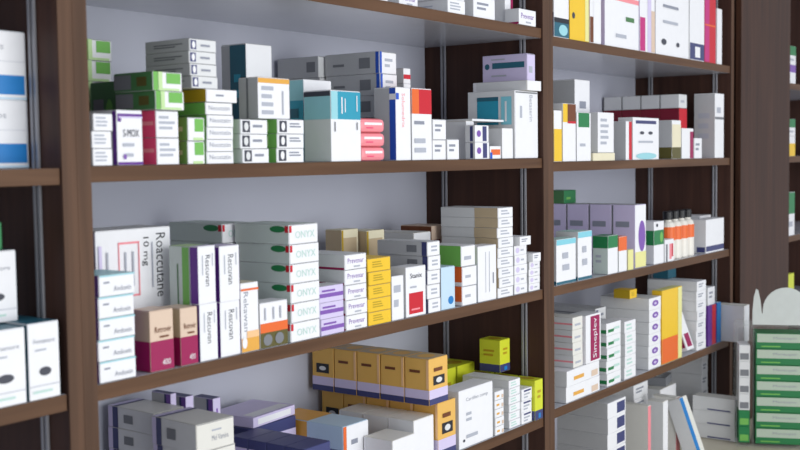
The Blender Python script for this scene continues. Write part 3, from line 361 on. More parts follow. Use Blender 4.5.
# ------------------------------------------------------------------ cartons: name, label, category, group, print, x, y, z, w, d, h, turn, flap, tilt, rounded
ROWS=[
('medicine_carton', 'small white carton with grey print, lowest of three at the left divider, second shelf', 'medicine box', 'stack, small white carton with grey print, of three at the left divider, second shelf', 'smallprint', 0.0207, 0.0435, 1.4176, 0.0271, 0.0744, 0.0192, 0.35, 'F', 0, 0),
('medicine_carton', 'small white carton with grey print, middle of three at the left divider, second shelf', 'medicine box', 'stack, small white carton with grey print, of three at the left divider, second shelf', 'smallprint', 0.0198, 0.0435, 1.4371, 0.0271, 0.0744, 0.0192, 0.5, 'F', 0, 0),
('medicine_carton', 'small white carton with grey print, topmost of three at the left divider, second shelf', 'medicine box', 'stack, small white carton with grey print, of three at the left divider, second shelf', 'smallprint', 0.022, 0.0435, 1.4566, 0.0271, 0.0744, 0.0192, 1.15, 'F', 0, 0),
('medicine_carton', 'white carton with purple bands, right of three small white cartons at left divider', 'medicine box', None, 'mox', 0.0612, 0.041, 1.4176, 0.0373, 0.0694, 0.0624, 0, 'T', 0, 0),
('medicine_carton', 'white carton with bright pink side, lowest of two right of the purple-banded carton', 'medicine box', 'stack, white carton with bright pink side, of two right of the purple-banded carton', 'pinkbox', 0.1175, 0.041, 1.4176, 0.0354, 0.0694, 0.0318, 1.25, 'F', 0, 0),
('medicine_carton', 'white carton with bright pink side, topmost of two right of the purple-banded carton', 'medicine box', 'stack, white carton with bright pink side, of two right of the purple-banded carton', 'pinkbox', 0.1175, 0.041, 1.4497, 0.0354, 0.0694, 0.0318, 0.88, 'F', 0, 0),
('medicine_carton', 'green and white patterned carton, lowest of two between pink-sided and slim lettered cartons', 'medicine box', 'stack, green and white patterned carton, of two between pink-sided and slim lettered cartons', 'greencheckbright', 0.1643, 0.046, 1.4176, 0.0275, 0.0794, 0.0282, -0.63, 'F', 0, 0),
('medicine_carton', 'green and white patterned carton, topmost of two between pink-sided and slim lettered cartons', 'medicine box', 'stack, green and white patterned carton, of two between pink-sided and slim lettered cartons', 'greencheckbright', 0.1642, 0.046, 1.4462, 0.0275, 0.0794, 0.0282, 0.62, 'F', 0, 0),
('medicine_carton', 'slim white carton with grey lettering, lowest of slim stack, second shelf left', 'medicine box', 'stack, slim white carton with grey lettering, of slim stack, second shelf left', 'greensidename', 0.2053, 0.056, 1.4176, 0.0463, 0.0994, 0.0149, -0.84, 'F', 0, 0),
('medicine_carton', 'slim white carton with grey lettering, second up of slim stack, second shelf left', 'medicine box', 'stack, slim white carton with grey lettering, of slim stack, second shelf left', 'greensidename', 0.2042, 0.056, 1.4329, 0.0463, 0.0994, 0.0149, 0.78, 'F', 0, 0),
('medicine_carton', 'slim white carton with grey lettering, third up of slim stack, second shelf left', 'medicine box', 'stack, slim white carton with grey lettering, of slim stack, second shelf left', 'greensidename', 0.2049, 0.056, 1.4481, 0.0463, 0.0994, 0.0149, 0.7, 'F', 0, 0),
('medicine_carton', 'slim white carton with grey lettering, fourth up of slim stack, second shelf left', 'medicine box', 'stack, slim white carton with grey lettering, of slim stack, second shelf left', 'greensidename', 0.2058, 0.056, 1.4633, 0.0463, 0.0994, 0.0149, 0.66, 'F', 0, 0),
('medicine_carton', 'slim white carton with grey lettering, topmost of slim stack, second shelf left', 'medicine box', 'stack, slim white carton with grey lettering, of slim stack, second shelf left', 'greensidename', 0.2046, 0.056, 1.4786, 0.0463, 0.0994, 0.0149, 0.07, 'F', 0, 0),
('medicine_carton', 'slim white carton with ochre side, lying on top of the slim lettered stack', 'medicine box', None, 'ochreside', 0.2098, 0.0485, 1.4942, 0.0535, 0.0844, 0.0159, 0, 'F', 0, 0),
('medicine_carton', 'white carton with dark square emblem, lowest of three right of the slim lettered stack', 'medicine box', 'stack, white carton with dark square emblem, of three right of the slim lettered stack', 'squarecode', 0.2688, 0.056, 1.4176, 0.0499, 0.0994, 0.0185, 0.63, 'F', 0, 0),
('medicine_carton', 'white carton with dark square emblem, middle of three right of the slim lettered stack', 'medicine box', 'stack, white carton with dark square emblem, of three right of the slim lettered stack', 'squarecode', 0.2666, 0.056, 1.4365, 0.0499, 0.0994, 0.0185, -0.45, 'F', 0, 0),
('medicine_carton', 'white carton with dark square emblem, topmost of three right of the slim lettered stack', 'medicine box', 'stack, white carton with dark square emblem, of three right of the slim lettered stack', 'squarecode', 0.2673, 0.056, 1.4553, 0.0499, 0.0994, 0.0185, -0.25, 'F', 0, 0),
('medicine_carton', 'white carton with emblem and green side, lowest of three left of tall teal-topped carton', 'medicine box', 'stack, white carton with emblem and green side, of three left of tall teal-topped carton', 'squarecodegreen', 0.3373, 0.056, 1.4176, 0.0539, 0.0994, 0.019, -0.59, 'F', 0, 0),
('medicine_carton', 'white carton with emblem and green side, middle of three left of tall teal-topped carton', 'medicine box', 'stack, white carton with emblem and green side, of three left of tall teal-topped carton', 'squarecodegreen', 0.3376, 0.056, 1.4369, 0.0539, 0.0994, 0.019, 0.31, 'F', 0, 0),
('medicine_carton', 'white carton with emblem and green side, topmost of three left of tall teal-topped carton', 'medicine box', 'stack, white carton with emblem and green side, of three left of tall teal-topped carton', 'squarecodegreen', 0.3383, 0.056, 1.4562, 0.0539, 0.0994, 0.019, 0.56, 'F', 0, 0),
('medicine_carton', 'green and white patterned carton, lowest of two lying on the pink-sided cartons', 'medicine box', 'stack, green and white patterned carton, of two lying on the pink-sided cartons', 'greencheck', 0.1174, 0.035, 1.4822, 0.0446, 0.0694, 0.022, 0.63, 'F', 0, 0),
('medicine_carton', 'green and white patterned carton, topmost of two lying on the pink-sided cartons', 'medicine box', 'stack, green and white patterned carton, of two lying on the pink-sided cartons', 'greencheck', 0.1152, 0.035, 1.5045, 0.0446, 0.0694, 0.022, -0.45, 'F', 0, 0),
('medicine_carton', 'dark green carton, at left lying behind the purple-banded carton top', 'medicine box', None, 'greendark', 0.1355, 0.115, 1.4176, 0.043, 0.0494, 0.1027, 0, '', 0, 0),
('medicine_carton', 'green and white patterned carton, lowest of tall stack at back left, second shelf', 'medicine box', 'stack, green and white patterned carton, of tall stack at back left, second shelf', 'greencheck', 0.1432, 0.2, 1.4176, 0.0455, 0.0794, 0.0265, 0.22, 'F', 0, 0),
('medicine_carton', 'green and white patterned carton, second up of tall stack at back left, second shelf', 'medicine box', 'stack, green and white patterned carton, of tall stack at back left, second shelf', 'greencheck', 0.1419, 0.2, 1.4444, 0.0455, 0.0794, 0.0265, -0.63, 'F', 0, 0),
('medicine_carton', 'green and white patterned carton, third up of tall stack at back left, second shelf', 'medicine box', 'stack, green and white patterned carton, of tall stack at back left, second shelf', 'greencheck', 0.143, 0.2, 1.4713, 0.0455, 0.0794, 0.0265, 0.37, 'F', 0, 0),
('medicine_carton', 'green and white patterned carton, fourth up of tall stack at back left, second shelf', 'medicine box', 'stack, green and white patterned carton, of tall stack at back left, second shelf', 'greencheck', 0.1418, 0.2, 1.4981, 0.0455, 0.0794, 0.0265, -0.12, 'F', 0, 0),
('medicine_carton', 'green and white patterned carton, fifth up of tall stack at back left, second shelf', 'medicine box', 'stack, green and white patterned carton, of tall stack at back left, second shelf', 'greencheck', 0.1423, 0.2, 1.5249, 0.0455, 0.0794, 0.0265, -0.86, 'F', 0, 0),
('medicine_carton', 'green and white patterned carton, topmost of tall stack at back left, second shelf', 'medicine box', 'stack, green and white patterned carton, of tall stack at back left, second shelf', 'greencheck', 0.1431, 0.2, 1.5517, 0.0455, 0.0794, 0.0265, -0.31, 'F', 0, 0),
('medicine_carton', 'long grey carton with dark emblem, lowest of four piled above the ochre-sided carton', 'medicine box', 'stack, long grey carton with dark emblem, of four piled above the ochre-sided carton', 'greylong', 0.1862, 0.052, 1.5108, 0.045, 0.0794, 0.0148, 1.09, 'F', 0, 0),
('medicine_carton', 'long grey carton with dark emblem, second up of four piled above the ochre-sided carton', 'medicine box', 'stack, long grey carton with dark emblem, of four piled above the ochre-sided carton', 'greylong', 0.1851, 0.052, 1.5259, 0.045, 0.0794, 0.0148, 0.31, 'F', 0, 0),
('medicine_carton', 'long grey carton with dark emblem, third up of four piled above the ochre-sided carton', 'medicine box', 'stack, long grey carton with dark emblem, of four piled above the ochre-sided carton', 'greylong', 0.1849, 0.052, 1.541, 0.045, 0.0794, 0.0148, -0.82, 'F', 0, 0),
('medicine_carton', 'long grey carton with dark emblem, topmost of four piled above the ochre-sided carton', 'medicine box', 'stack, long grey carton with dark emblem, of four piled above the ochre-sided carton', 'greylong', 0.1852, 0.052, 1.5561, 0.045, 0.0794, 0.0148, -0.05, 'F', 0, 0),
('medicine_carton', 'upright grey carton with amber top edge, standing on the emblem cartons, second shelf', 'medicine box', None, 'yellowtop', 0.3135, 0.0295, 1.4759, 0.0621, 0.0344, 0.0537, 0, 'T', 0, 0),
('medicine_carton', 'tall white carton with dark teal side, behind the amber-edged carton, second shelf', 'medicine box', None, 'tealside', 0.407, 0.15, 1.4176, 0.0543, 0.0494, 0.1713, 0, '', 0, 0),
('medicine_carton', 'tall white carton with teal upper third, at the front middle of the second shelf', 'medicine box', None, 'tealtop', 0.4585, 0.031, 1.4176, 0.0681, 0.0494, 0.1005, 0, 'T', 0, 0),
('medicine_carton', 'white carton with teal side, just behind the tall teal-topped carton', 'medicine box', None, 'tealback', 0.4651, 0.084, 1.4176, 0.063, 0.0394, 0.1194, 0, '', 0, 0),
('medicine_carton', 'long grey carton with dark label, lowest of farther grey stack against back panel', 'medicine box', 'stack, long grey carton with dark label, of farther grey stack against back panel', 'labelgrey', 0.6293, 0.21, 1.4176, 0.077, 0.0894, 0.0336, -0.95, 'F', 0, 0),
('medicine_carton', 'long grey carton with dark label, second up of farther grey stack against back panel', 'medicine box', 'stack, long grey carton with dark label, of farther grey stack against back panel', 'labelgrey', 0.6292, 0.21, 1.4515, 0.077, 0.0894, 0.0336, -1.13, 'F', 0, 0),
('medicine_carton', 'long grey carton with dark label, third up of farther grey stack against back panel', 'medicine box', 'stack, long grey carton with dark label, of farther grey stack against back panel', 'labelgrey', 0.6294, 0.21, 1.4854, 0.077, 0.0894, 0.0336, -0.2, 'F', 0, 0),
('medicine_carton', 'long grey carton with dark label, fourth up of farther grey stack against back panel', 'medicine box', 'stack, long grey carton with dark label, of farther grey stack against back panel', 'labelgrey', 0.6286, 0.21, 1.5192, 0.077, 0.0894, 0.0336, 0.89, 'F', 0, 0),
('medicine_carton', 'long grey carton with dark label, topmost of farther grey stack against back panel', 'medicine box', 'stack, long grey carton with dark label, of farther grey stack against back panel', 'labelgrey', 0.6281, 0.21, 1.5531, 0.077, 0.0894, 0.0336, -0.85, 'F', 0, 0),
('medicine_carton', 'long grey carton with blue edge strip, lowest of blue-striped stack behind pink packs', 'medicine box', 'stack, long grey carton with blue edge strip, of blue-striped stack behind pink packs', 'bluestrip', 0.6245, 0.107, 1.4176, 0.0443, 0.1094, 0.0338, 0.74, 'F', 0, 0),
('medicine_carton', 'long grey carton with blue edge strip, second up of blue-striped stack behind pink packs', 'medicine box', 'stack, long grey carton with blue edge strip, of blue-striped stack behind pink packs', 'bluestrip', 0.6248, 0.107, 1.4517, 0.0443, 0.1094, 0.0338, 0.7, 'F', 0, 0),
('medicine_carton', 'long grey carton with blue edge strip, third up of blue-striped stack behind pink packs', 'medicine box', 'stack, long grey carton with blue edge strip, of blue-striped stack behind pink packs', 'bluestrip', 0.6242, 0.107, 1.4859, 0.0443, 0.1094, 0.0338, -0.58, 'F', 0, 0),
('medicine_carton', 'long grey carton with blue edge strip, fourth up of blue-striped stack behind pink packs', 'medicine box', 'stack, long grey carton with blue edge strip, of blue-striped stack behind pink packs', 'bluestrip', 0.6242, 0.107, 1.52, 0.0443, 0.1094, 0.0338, 0.53, 'F', 0, 0),
('medicine_carton', 'long grey carton with blue edge strip, topmost of blue-striped stack behind pink packs', 'medicine box', 'stack, long grey carton with blue edge strip, of blue-striped stack behind pink packs', 'bluestrip', 0.6231, 0.107, 1.5541, 0.0443, 0.1094, 0.0338, 0.21, 'F', 0, 0),
('medicine_pack', 'soft pink rounded pack, lowest of three right of the tall teal-topped carton', 'medicine pack', 'stack, soft pink rounded pack, of three right of the tall teal-topped carton', 'pinkpack', 0.5233, 0.021, 1.4176, 0.0605, 0.0294, 0.0207, 1.19, '', 0, 1),
('medicine_pack', 'soft pink rounded pack, middle of three right of the tall teal-topped carton', 'medicine pack', 'stack, soft pink rounded pack, of three right of the tall teal-topped carton', 'pinkpack', 0.5226, 0.021, 1.4386, 0.0605, 0.0294, 0.0207, -1.14, '', 0, 1),
('medicine_pack', 'soft pink rounded pack, topmost of three right of the tall teal-topped carton', 'medicine pack', 'stack, soft pink rounded pack, of three right of the tall teal-topped carton', 'pinkpack', 0.5229, 0.021, 1.4596, 0.0605, 0.0294, 0.0207, -0.01, '', 0, 1),
('medicine_carton', 'tall white carton with blue spine and red vertical name, right of the pink packs', 'medicine box', None, 'blueedge', 0.5996, 0.027, 1.4176, 0.0387, 0.0414, 0.1114, 0, 'T', 0, 0),
('medicine_carton', 'tall white carton with red and orange top, right of the blue-spined carton', 'medicine box', None, 'redtop', 0.6496, 0.027, 1.4176, 0.0544, 0.0414, 0.1117, 0, 'T', 0, 0),
('medicine_carton', 'small white carton with red stripe, lowest behind the blue-spined carton beside grey stack', 'medicine box', 'stack, small white carton with red stripe, behind the blue-spined carton beside grey stack', 'redcap', 0.6898, 0.087, 1.4176, 0.0189, 0.0494, 0.0246, 0.23, '', 0, 0),
('medicine_carton', 'small white carton with red stripe, second up behind the blue-spined carton beside grey stack', 'medicine box', 'stack, small white carton with red stripe, behind the blue-spined carton beside grey stack', 'redcap', 0.6883, 0.087, 1.4425, 0.0189, 0.0494, 0.0246, 0.74, '', 0, 0),
('medicine_carton', 'small white carton with red stripe, third up behind the blue-spined carton beside grey stack', 'medicine box', 'stack, small white carton with red stripe, behind the blue-spined carton beside grey stack', 'redcap', 0.6898, 0.087, 1.4674, 0.0189, 0.0494, 0.0246, 0.85, '', 0, 0),
('medicine_carton', 'small white carton with red stripe, fourth up behind the blue-spined carton beside grey stack', 'medicine box', 'stack, small white carton with red stripe, behind the blue-spined carton beside grey stack', 'redcap', 0.6894, 0.087, 1.4922, 0.0189, 0.0494, 0.0246, -0.62, '', 0, 0),
('medicine_carton', 'small white carton with red stripe, fifth up behind the blue-spined carton beside grey stack', 'medicine box', 'stack, small white carton with red stripe, behind the blue-spined carton beside grey stack', 'redcap', 0.6898, 0.087, 1.5171, 0.0189, 0.0494, 0.0246, -0.62, '', 0, 0),
('medicine_carton', 'small white carton with red stripe, topmost behind the blue-spined carton beside grey stack', 'medicine box', 'stack, small white carton with red stripe, behind the blue-spined carton beside grey stack', 'redcap', 0.6895, 0.087, 1.542, 0.0189, 0.0494, 0.0246, -0.62, '', 0, 0),
('medicine_carton', 'small white carton, lowest of two right of the red-topped carton', 'medicine box', 'stack, small white carton, of two right of the red-topped carton', 'plain', 0.6967, 0.031, 1.4176, 0.0382, 0.0494, 0.0323, 0.64, 'F', 0, 0),
('medicine_carton', 'small white carton, topmost of two right of the red-topped carton', 'medicine box', 'stack, small white carton, of two right of the red-topped carton', 'plain', 0.6979, 0.031, 1.4502, 0.0382, 0.0494, 0.0323, 0.81, 'F', 0, 0),
('medicine_carton', 'small square white carton, right of the two-carton stack, second shelf', 'medicine box', None, 'plain', 0.7378, 0.0335, 1.4176, 0.0351, 0.0544, 0.0332, 0, 'F', 0, 0),
('medicine_carton', 'narrow grey-sided white carton, upright before the big cyan-labelled carton', 'medicine box', None, 'whitecarton', 0.828, 0.055, 1.4176, 0.0249, 0.0494, 0.0649, 0, 'T', 0, 0),
('medicine_carton', 'flat thin pale carton, lying across small cartons before cyan-labelled carton', 'medicine box', None, 'whitecarton', 0.8889, 0.0575, 1.4832, 0.1071, 0.0544, 0.0037, 0, '', 0, 0),
('medicine_carton', 'small white carton with navy bar, lowest of two in front of the cyan-labelled carton', 'medicine box', 'stack, small white carton with navy bar, of two in front of the cyan-labelled carton', 'vial', 0.8292, 0.016, 1.4176, 0.0446, 0.0194, 0.0285, -0.81, '', 0, 0),
('medicine_carton', 'small white carton with navy bar, topmost of two in front of the cyan-labelled carton', 'medicine box', 'stack, small white carton with navy bar, of two in front of the cyan-labelled carton', 'vial', 0.8283, 0.016, 1.4464, 0.0446, 0.0194, 0.0285, 0.33, '', 0, 0),
('medicine_carton', 'tiny orange and white carton, front right of the navy-barred cartons', 'medicine box', None, 'orangetip', 0.8726, 0.0135, 1.4176, 0.0362, 0.0144, 0.0219, 0, '', 0, 0),
('medicine_carton', 'plain white carton, left against the big cyan-labelled carton', 'medicine box', None, 'whitecarton', 0.9139, 0.026, 1.4176, 0.0375, 0.0394, 0.0534, 0, '', 0, 0),
('medicine_carton', 'big white carton with teal and cyan side labels, at the right end of second shelf', 'medicine box', None, 'cyanlabel', 0.9864, 0.058, 1.4176, 0.0839, 0.0994, 0.1218, 0, 'F', 0, 0),
('medicine_carton', 'flat white carton, lying on the big cyan-labelled carton', 'medicine box', None, 'whitecarton', 0.9932, 0.0535, 1.5401, 0.0512, 0.1144, 0.0176, 0, 'F', 0, 0),
('medicine_carton', 'pale lilac carton with dark green bar, topmost at the right end, second shelf', 'medicine box', None, 'greenbar', 1.0038, 0.0555, 1.5583, 0.029, 0.0944, 0.0497, 0, 'F', 0, 0),
('medicine_carton', 'white carton with teal top edge, lowest of five at left divider, third shelf', 'medicine box', 'stack, white carton with teal top edge, of five at left divider, third shelf', 'tealline', 0.0345, 0.036, 1.1724, 0.0517, 0.0594, 0.0241, -0.94, 'F', 0, 0),
('medicine_carton', 'white carton with teal top edge, second up of five at left divider, third shelf', 'medicine box', 'stack, white carton with teal top edge, of five at left divider, third shelf', 'tealline', 0.0335, 0.036, 1.1968, 0.0517, 0.0594, 0.0241, -1.14, 'F', 0, 0),
('medicine_carton', 'white carton with teal top edge, third up of five at left divider, third shelf', 'medicine box', 'stack, white carton with teal top edge, of five at left divider, third shelf', 'tealline', 0.0345, 0.036, 1.2212, 0.0517, 0.0594, 0.0241, 0.28, 'F', 0, 0),
('medicine_carton', 'white carton with teal top edge, fourth up of five at left divider, third shelf', 'medicine box', 'stack, white carton with teal top edge, of five at left divider, third shelf', 'tealline', 0.0337, 0.036, 1.2457, 0.0517, 0.0594, 0.0241, 1.08, 'F', 0, 0),
('medicine_carton', 'white carton with teal top edge, topmost of five at left divider, third shelf', 'medicine box', 'stack, white carton with teal top edge, of five at left divider, third shelf', 'tealline', 0.0353, 0.036, 1.2701, 0.0517, 0.0594, 0.0241, 1.01, 'F', 0, 0),
('medicine_carton', 'large white carton with upright dark lettering and red outline, standing behind the teal-edged stack', 'medicine box', None, 'roac', 0.1219, 0.105, 1.1724, 0.1185, 0.0594, 0.1658, 0, 'T', 0, 0),
('medicine_carton', 'tan carton with maroon lower half, left one of two beside the teal-edged stack', 'medicine box', None, 'maroonbox', 0.1012, 0.0235, 1.1724, 0.0368, 0.0344, 0.0723, 0, 'T', 0, 0),
('medicine_carton', 'tan carton with maroon lower half, right one of two left of purple-sided cartons', 'medicine box', None, 'maroonbox', 0.1449, 0.0235, 1.1724, 0.0281, 0.0344, 0.0701, 0, 'T', 0, 0),
('medicine_carton', 'white carton with purple spine, lowest of the left upright pair, third shelf', 'medicine box', 'stack, white carton with purple spine, of the left upright pair, third shelf', 'purpleside', 0.1783, 0.013, 1.1724, 0.0301, 0.0134, 0.0714, -0.84, 'T', 0, 0),
('medicine_carton', 'white carton with purple spine, topmost of the left upright pair, third shelf', 'medicine box', 'stack, white carton with purple spine, of the left upright pair, third shelf', 'purpleside', 0.1772, 0.013, 1.2441, 0.0301, 0.0134, 0.0714, 0.78, 'T', 0, 0),
('medicine_carton', 'white carton with purple spine, lowest of the right upright pair, third shelf', 'medicine box', 'stack, white carton with purple spine, of the right upright pair, third shelf', 'purpleside', 0.2159, 0.0225, 1.1724, 0.0359, 0.0324, 0.0701, 0.78, 'T', 0, 0),
('medicine_carton', 'white carton with purple spine, topmost of the right upright pair, third shelf', 'medicine box', 'stack, white carton with purple spine, of the right upright pair, third shelf', 'purpleside', 0.2168, 0.0225, 1.2428, 0.0359, 0.0324, 0.0701, 0.35, 'T', 0, 0),
('medicine_carton', 'pale green carton with bright green edge, behind the purple-spined cartons, third shelf', 'medicine box', None, 'greensideprint', 0.1777, 0.04, 1.1724, 0.0301, 0.0354, 0.143, 0, '', 0, 0),
('medicine_carton', 'white carton with amber base and vertical name, right of the purple-spined cartons', 'medicine box', None, 'orangebase', 0.252, 0.021, 1.1724, 0.0328, 0.0294, 0.0899, 0, 'T', 0, 0),
('medicine_carton', 'carton with orange band over dark round motifs, left of green-marked stack', 'medicine box', None, 'orangeband', 0.2978, 0.021, 1.1724, 0.0543, 0.0294, 0.06, 0, 'T', 0, 0),
('medicine_carton', 'long pale carton with green and red marks, lowest of six, third shelf centre', 'medicine box', 'stack, long pale carton with green and red marks, of six, third shelf centre', 'greenoval', 0.3609, 0.056, 1.1724, 0.0611, 0.0994, 0.0265, 0.34, 'F', 0, 0),
('medicine_carton', 'long pale carton with green and red marks, second up of six, third shelf centre', 'medicine box', 'stack, long pale carton with green and red marks, of six, third shelf centre', 'greenoval', 0.3613, 0.056, 1.1992, 0.0611, 0.0994, 0.0265, 1.26, 'F', 0, 0),
('medicine_carton', 'long pale carton with green and red marks, third up of six, third shelf centre', 'medicine box', 'stack, long pale carton with green and red marks, of six, third shelf centre', 'greenoval', 0.3617, 0.056, 1.226, 0.0611, 0.0994, 0.0265, 0.85, 'F', 0, 0),
('medicine_carton', 'long pale carton with green and red marks, fourth up of six, third shelf centre', 'medicine box', 'stack, long pale carton with green and red marks, of six, third shelf centre', 'greenoval', 0.3614, 0.056, 1.2528, 0.0611, 0.0994, 0.0265, 0.25, 'F', 0, 0),
('medicine_carton', 'long pale carton with green and red marks, fifth up of six, third shelf centre', 'medicine box', 'stack, long pale carton with green and red marks, of six, third shelf centre', 'greenoval', 0.3617, 0.056, 1.2796, 0.0611, 0.0994, 0.0265, 0.27, 'F', 0, 0),
('medicine_carton', 'long pale carton with green and red marks, topmost of six, third shelf centre', 'medicine box', 'stack, long pale carton with green and red marks, of six, third shelf centre', 'greenoval', 0.36, 0.056, 1.3064, 0.0611, 0.0994, 0.0265, 0.85, 'F', 0, 0),
('medicine_carton', 'long pale carton with green and red marks, lowest of stack behind purple spines', 'medicine box', 'stack, long pale carton with green and red marks, of stack behind purple spines', 'greenoval', 0.339, 0.167, 1.1724, 0.0556, 0.1094, 0.0265, -0.17, 'F', 0, 0),
('medicine_carton', 'long pale carton with green and red marks, second up of stack behind purple spines', 'medicine box', 'stack, long pale carton with green and red marks, of stack behind purple spines', 'greenoval', 0.3396, 0.167, 1.1991, 0.0556, 0.1094, 0.0265, 0.03, 'F', 0, 0),
('medicine_carton', 'long pale carton with green and red marks, third up of stack behind purple spines', 'medicine box', 'stack, long pale carton with green and red marks, of stack behind purple spines', 'greenoval', 0.3408, 0.167, 1.2259, 0.0556, 0.1094, 0.0265, -0.39, 'F', 0, 0),
('medicine_carton', 'long pale carton with green and red marks, fourth up of stack behind purple spines', 'medicine box', 'stack, long pale carton with green and red marks, of stack behind purple spines', 'greenoval', 0.3396, 0.167, 1.2527, 0.0556, 0.1094, 0.0265, 1.03, 'F', 0, 0),
('medicine_carton', 'long pale carton with green and red marks, fifth up of stack behind purple spines', 'medicine box', 'stack, long pale carton with green and red marks, of stack behind purple spines', 'greenoval', 0.3407, 0.167, 1.2794, 0.0556, 0.1094, 0.0265, 1.05, 'F', 0, 0),
('medicine_carton', 'long pale carton with green and red marks, topmost of stack behind purple spines', 'medicine box', 'stack, long pale carton with green and red marks, of stack behind purple spines', 'greenoval', 0.34, 0.167, 1.3062, 0.0556, 0.1094, 0.0265, -0.96, 'F', 0, 0),
('medicine_carton', 'lilac carton with violet stripe, lowest of three right of the six green-marked cartons', 'medicine box', 'stack, lilac carton with violet stripe, of three right of the six green-marked cartons', 'lilacpack', 0.42, 0.022, 1.1724, 0.0529, 0.0314, 0.0231, 1.09, 'F', 0, 0),
('medicine_carton', 'lilac carton with violet stripe, middle of three right of the six green-marked cartons', 'medicine box', 'stack, lilac carton with violet stripe, of three right of the six green-marked cartons', 'lilacpack', 0.4188, 0.022, 1.1958, 0.0529, 0.0314, 0.0231, 0.31, 'F', 0, 0),
('medicine_carton', 'lilac carton with violet stripe, topmost of three right of the six green-marked cartons', 'medicine box', 'stack, lilac carton with violet stripe, of three right of the six green-marked cartons', 'lilacpack', 0.4186, 0.022, 1.2191, 0.0529, 0.0314, 0.0231, -0.82, 'F', 0, 0),
('medicine_carton', 'white carton with violet lettering, lowest of five left of the yellow cartons', 'medicine box', 'stack, white carton with violet lettering, of five left of the yellow cartons', 'purpletext', 0.4753, 0.051, 1.1724, 0.05, 0.0894, 0.0218, 0.48, 'F', 0, 0),
('medicine_carton', 'white carton with violet lettering, second up of five left of the yellow cartons', 'medicine box', 'stack, white carton with violet lettering, of five left of the yellow cartons', 'purpletext', 0.4759, 0.051, 1.1945, 0.05, 0.0894, 0.0218, 0.02, 'F', 0, 0),
('medicine_carton', 'white carton with violet lettering, third up of five left of the yellow cartons', 'medicine box', 'stack, white carton with violet lettering, of five left of the yellow cartons', 'purpletext', 0.4748, 0.051, 1.2166, 0.05, 0.0894, 0.0218, 0.31, 'F', 0, 0),
('medicine_carton', 'white carton with violet lettering, fourth up of five left of the yellow cartons', 'medicine box', 'stack, white carton with violet lettering, of five left of the yellow cartons', 'purpletext', 0.4749, 0.051, 1.2387, 0.05, 0.0894, 0.0218, -0.58, 'F', 0, 0),
('medicine_carton', 'white carton with violet lettering, topmost of five left of the yellow cartons', 'medicine box', 'stack, white carton with violet lettering, of five left of the yellow cartons', 'purpletext', 0.4752, 0.051, 1.2608, 0.05, 0.0894, 0.0218, -0.23, 'F', 0, 0),
('medicine_carton', 'yellow carton, lowest of five in a stack, third shelf', 'medicine box', 'stack, yellow carton, of five in a stack, third shelf', 'yellowbox', 0.5319, 0.031, 1.1724, 0.0567, 0.0494, 0.0198, 0.15, 'F', 0, 0),
('medicine_carton', 'yellow carton, second up of five in a stack, third shelf', 'medicine box', 'stack, yellow carton, of five in a stack, third shelf', 'yellowbox', 0.5317, 0.031, 1.1925, 0.0567, 0.0494, 0.0198, -0.81, 'F', 0, 0),
('medicine_carton', 'yellow carton, third up of five in a stack, third shelf', 'medicine box', 'stack, yellow carton, of five in a stack, third shelf', 'yellowbox', 0.5323, 0.031, 1.2125, 0.0567, 0.0494, 0.0198, 0.83, 'F', 0, 0),
('medicine_carton', 'yellow carton, fourth up of five in a stack, third shelf', 'medicine box', 'stack, yellow carton, of five in a stack, third shelf', 'yellowbox', 0.5331, 0.031, 1.2326, 0.0567, 0.0494, 0.0198, 0.74, 'F', 0, 0),
('medicine_carton', 'yellow carton, topmost of five in a stack, third shelf', 'medicine box', 'stack, yellow carton, of five in a stack, third shelf', 'yellowbox', 0.5318, 0.031, 1.2527, 0.0567, 0.0494, 0.0198, -0.33, 'F', 0, 0),
('medicine_carton', 'small white carton with grey top, between yellow stack and red-square carton', 'medicine box', None, 'darkmark', 0.579, 0.036, 1.1724, 0.0306, 0.0594, 0.0676, 0, 'T', 0, 0),
('medicine_carton', 'upright white carton with red square, right of yellow stack, third shelf', 'medicine box', None, 'redsquare', 0.6275, 0.021, 1.1724, 0.0539, 0.0294, 0.0781, 0, 'T', 0, 0),
('medicine_carton', 'long white carton with navy edge, lowest of five right of red-square carton', 'medicine box', 'stack, long white carton with navy edge, of five right of red-square carton', 'bluestriptop', 0.6776, 0.056, 1.1724, 0.035, 0.0994, 0.0227, 1.19, 'F', 0, 0),
('medicine_carton', 'long white carton with navy edge, second up of five right of red-square carton', 'medicine box', 'stack, long white carton with navy edge, of five right of red-square carton', 'bluestriptop', 0.6769, 0.056, 1.1953, 0.035, 0.0994, 0.0227, -1.14, 'F', 0, 0),
('medicine_carton', 'long white carton with navy edge, third up of five right of red-square carton', 'medicine box', 'stack, long white carton with navy edge, of five right of red-square carton', 'bluestriptop', 0.6772, 0.056, 1.2183, 0.035, 0.0994, 0.0227, -0.01, 'F', 0, 0),
('medicine_carton', 'long white carton with navy edge, fourth up of five right of red-square carton', 'medicine box', 'stack, long white carton with navy edge, of five right of red-square carton', 'bluestriptop', 0.6785, 0.056, 1.2412, 0.035, 0.0994, 0.0227, 0.63, 'F', 0, 0),
('medicine_carton', 'long white carton with navy edge, topmost of five right of red-square carton', 'medicine box', 'stack, long white carton with navy edge, of five right of red-square carton', 'bluestriptop', 0.6771, 0.056, 1.2642, 0.035, 0.0994, 0.0227, 0.26, 'F', 0, 0),
('medicine_carton', 'cream and olive carton, right of two at the back, third shelf', 'medicine box', None, 'olivebox', 0.7137, 0.1725, 1.1724, 0.0502, 0.0444, 0.1262, 0, '', 0, 0),
('medicine_carton', 'cream and olive carton, left of two at the back, third shelf', 'medicine box', None, 'olivebox', 0.6625, 0.1825, 1.1724, 0.0451, 0.0344, 0.1304, 0, '', 0, 0),
('medicine_carton', 'white carton, at the back below reddish-brown pack, third shelf', 'medicine box', None, 'whitecarton', 0.8244, 0.18, 1.1724, 0.0523, 0.0994, 0.1164, 0, '', 0, 0),
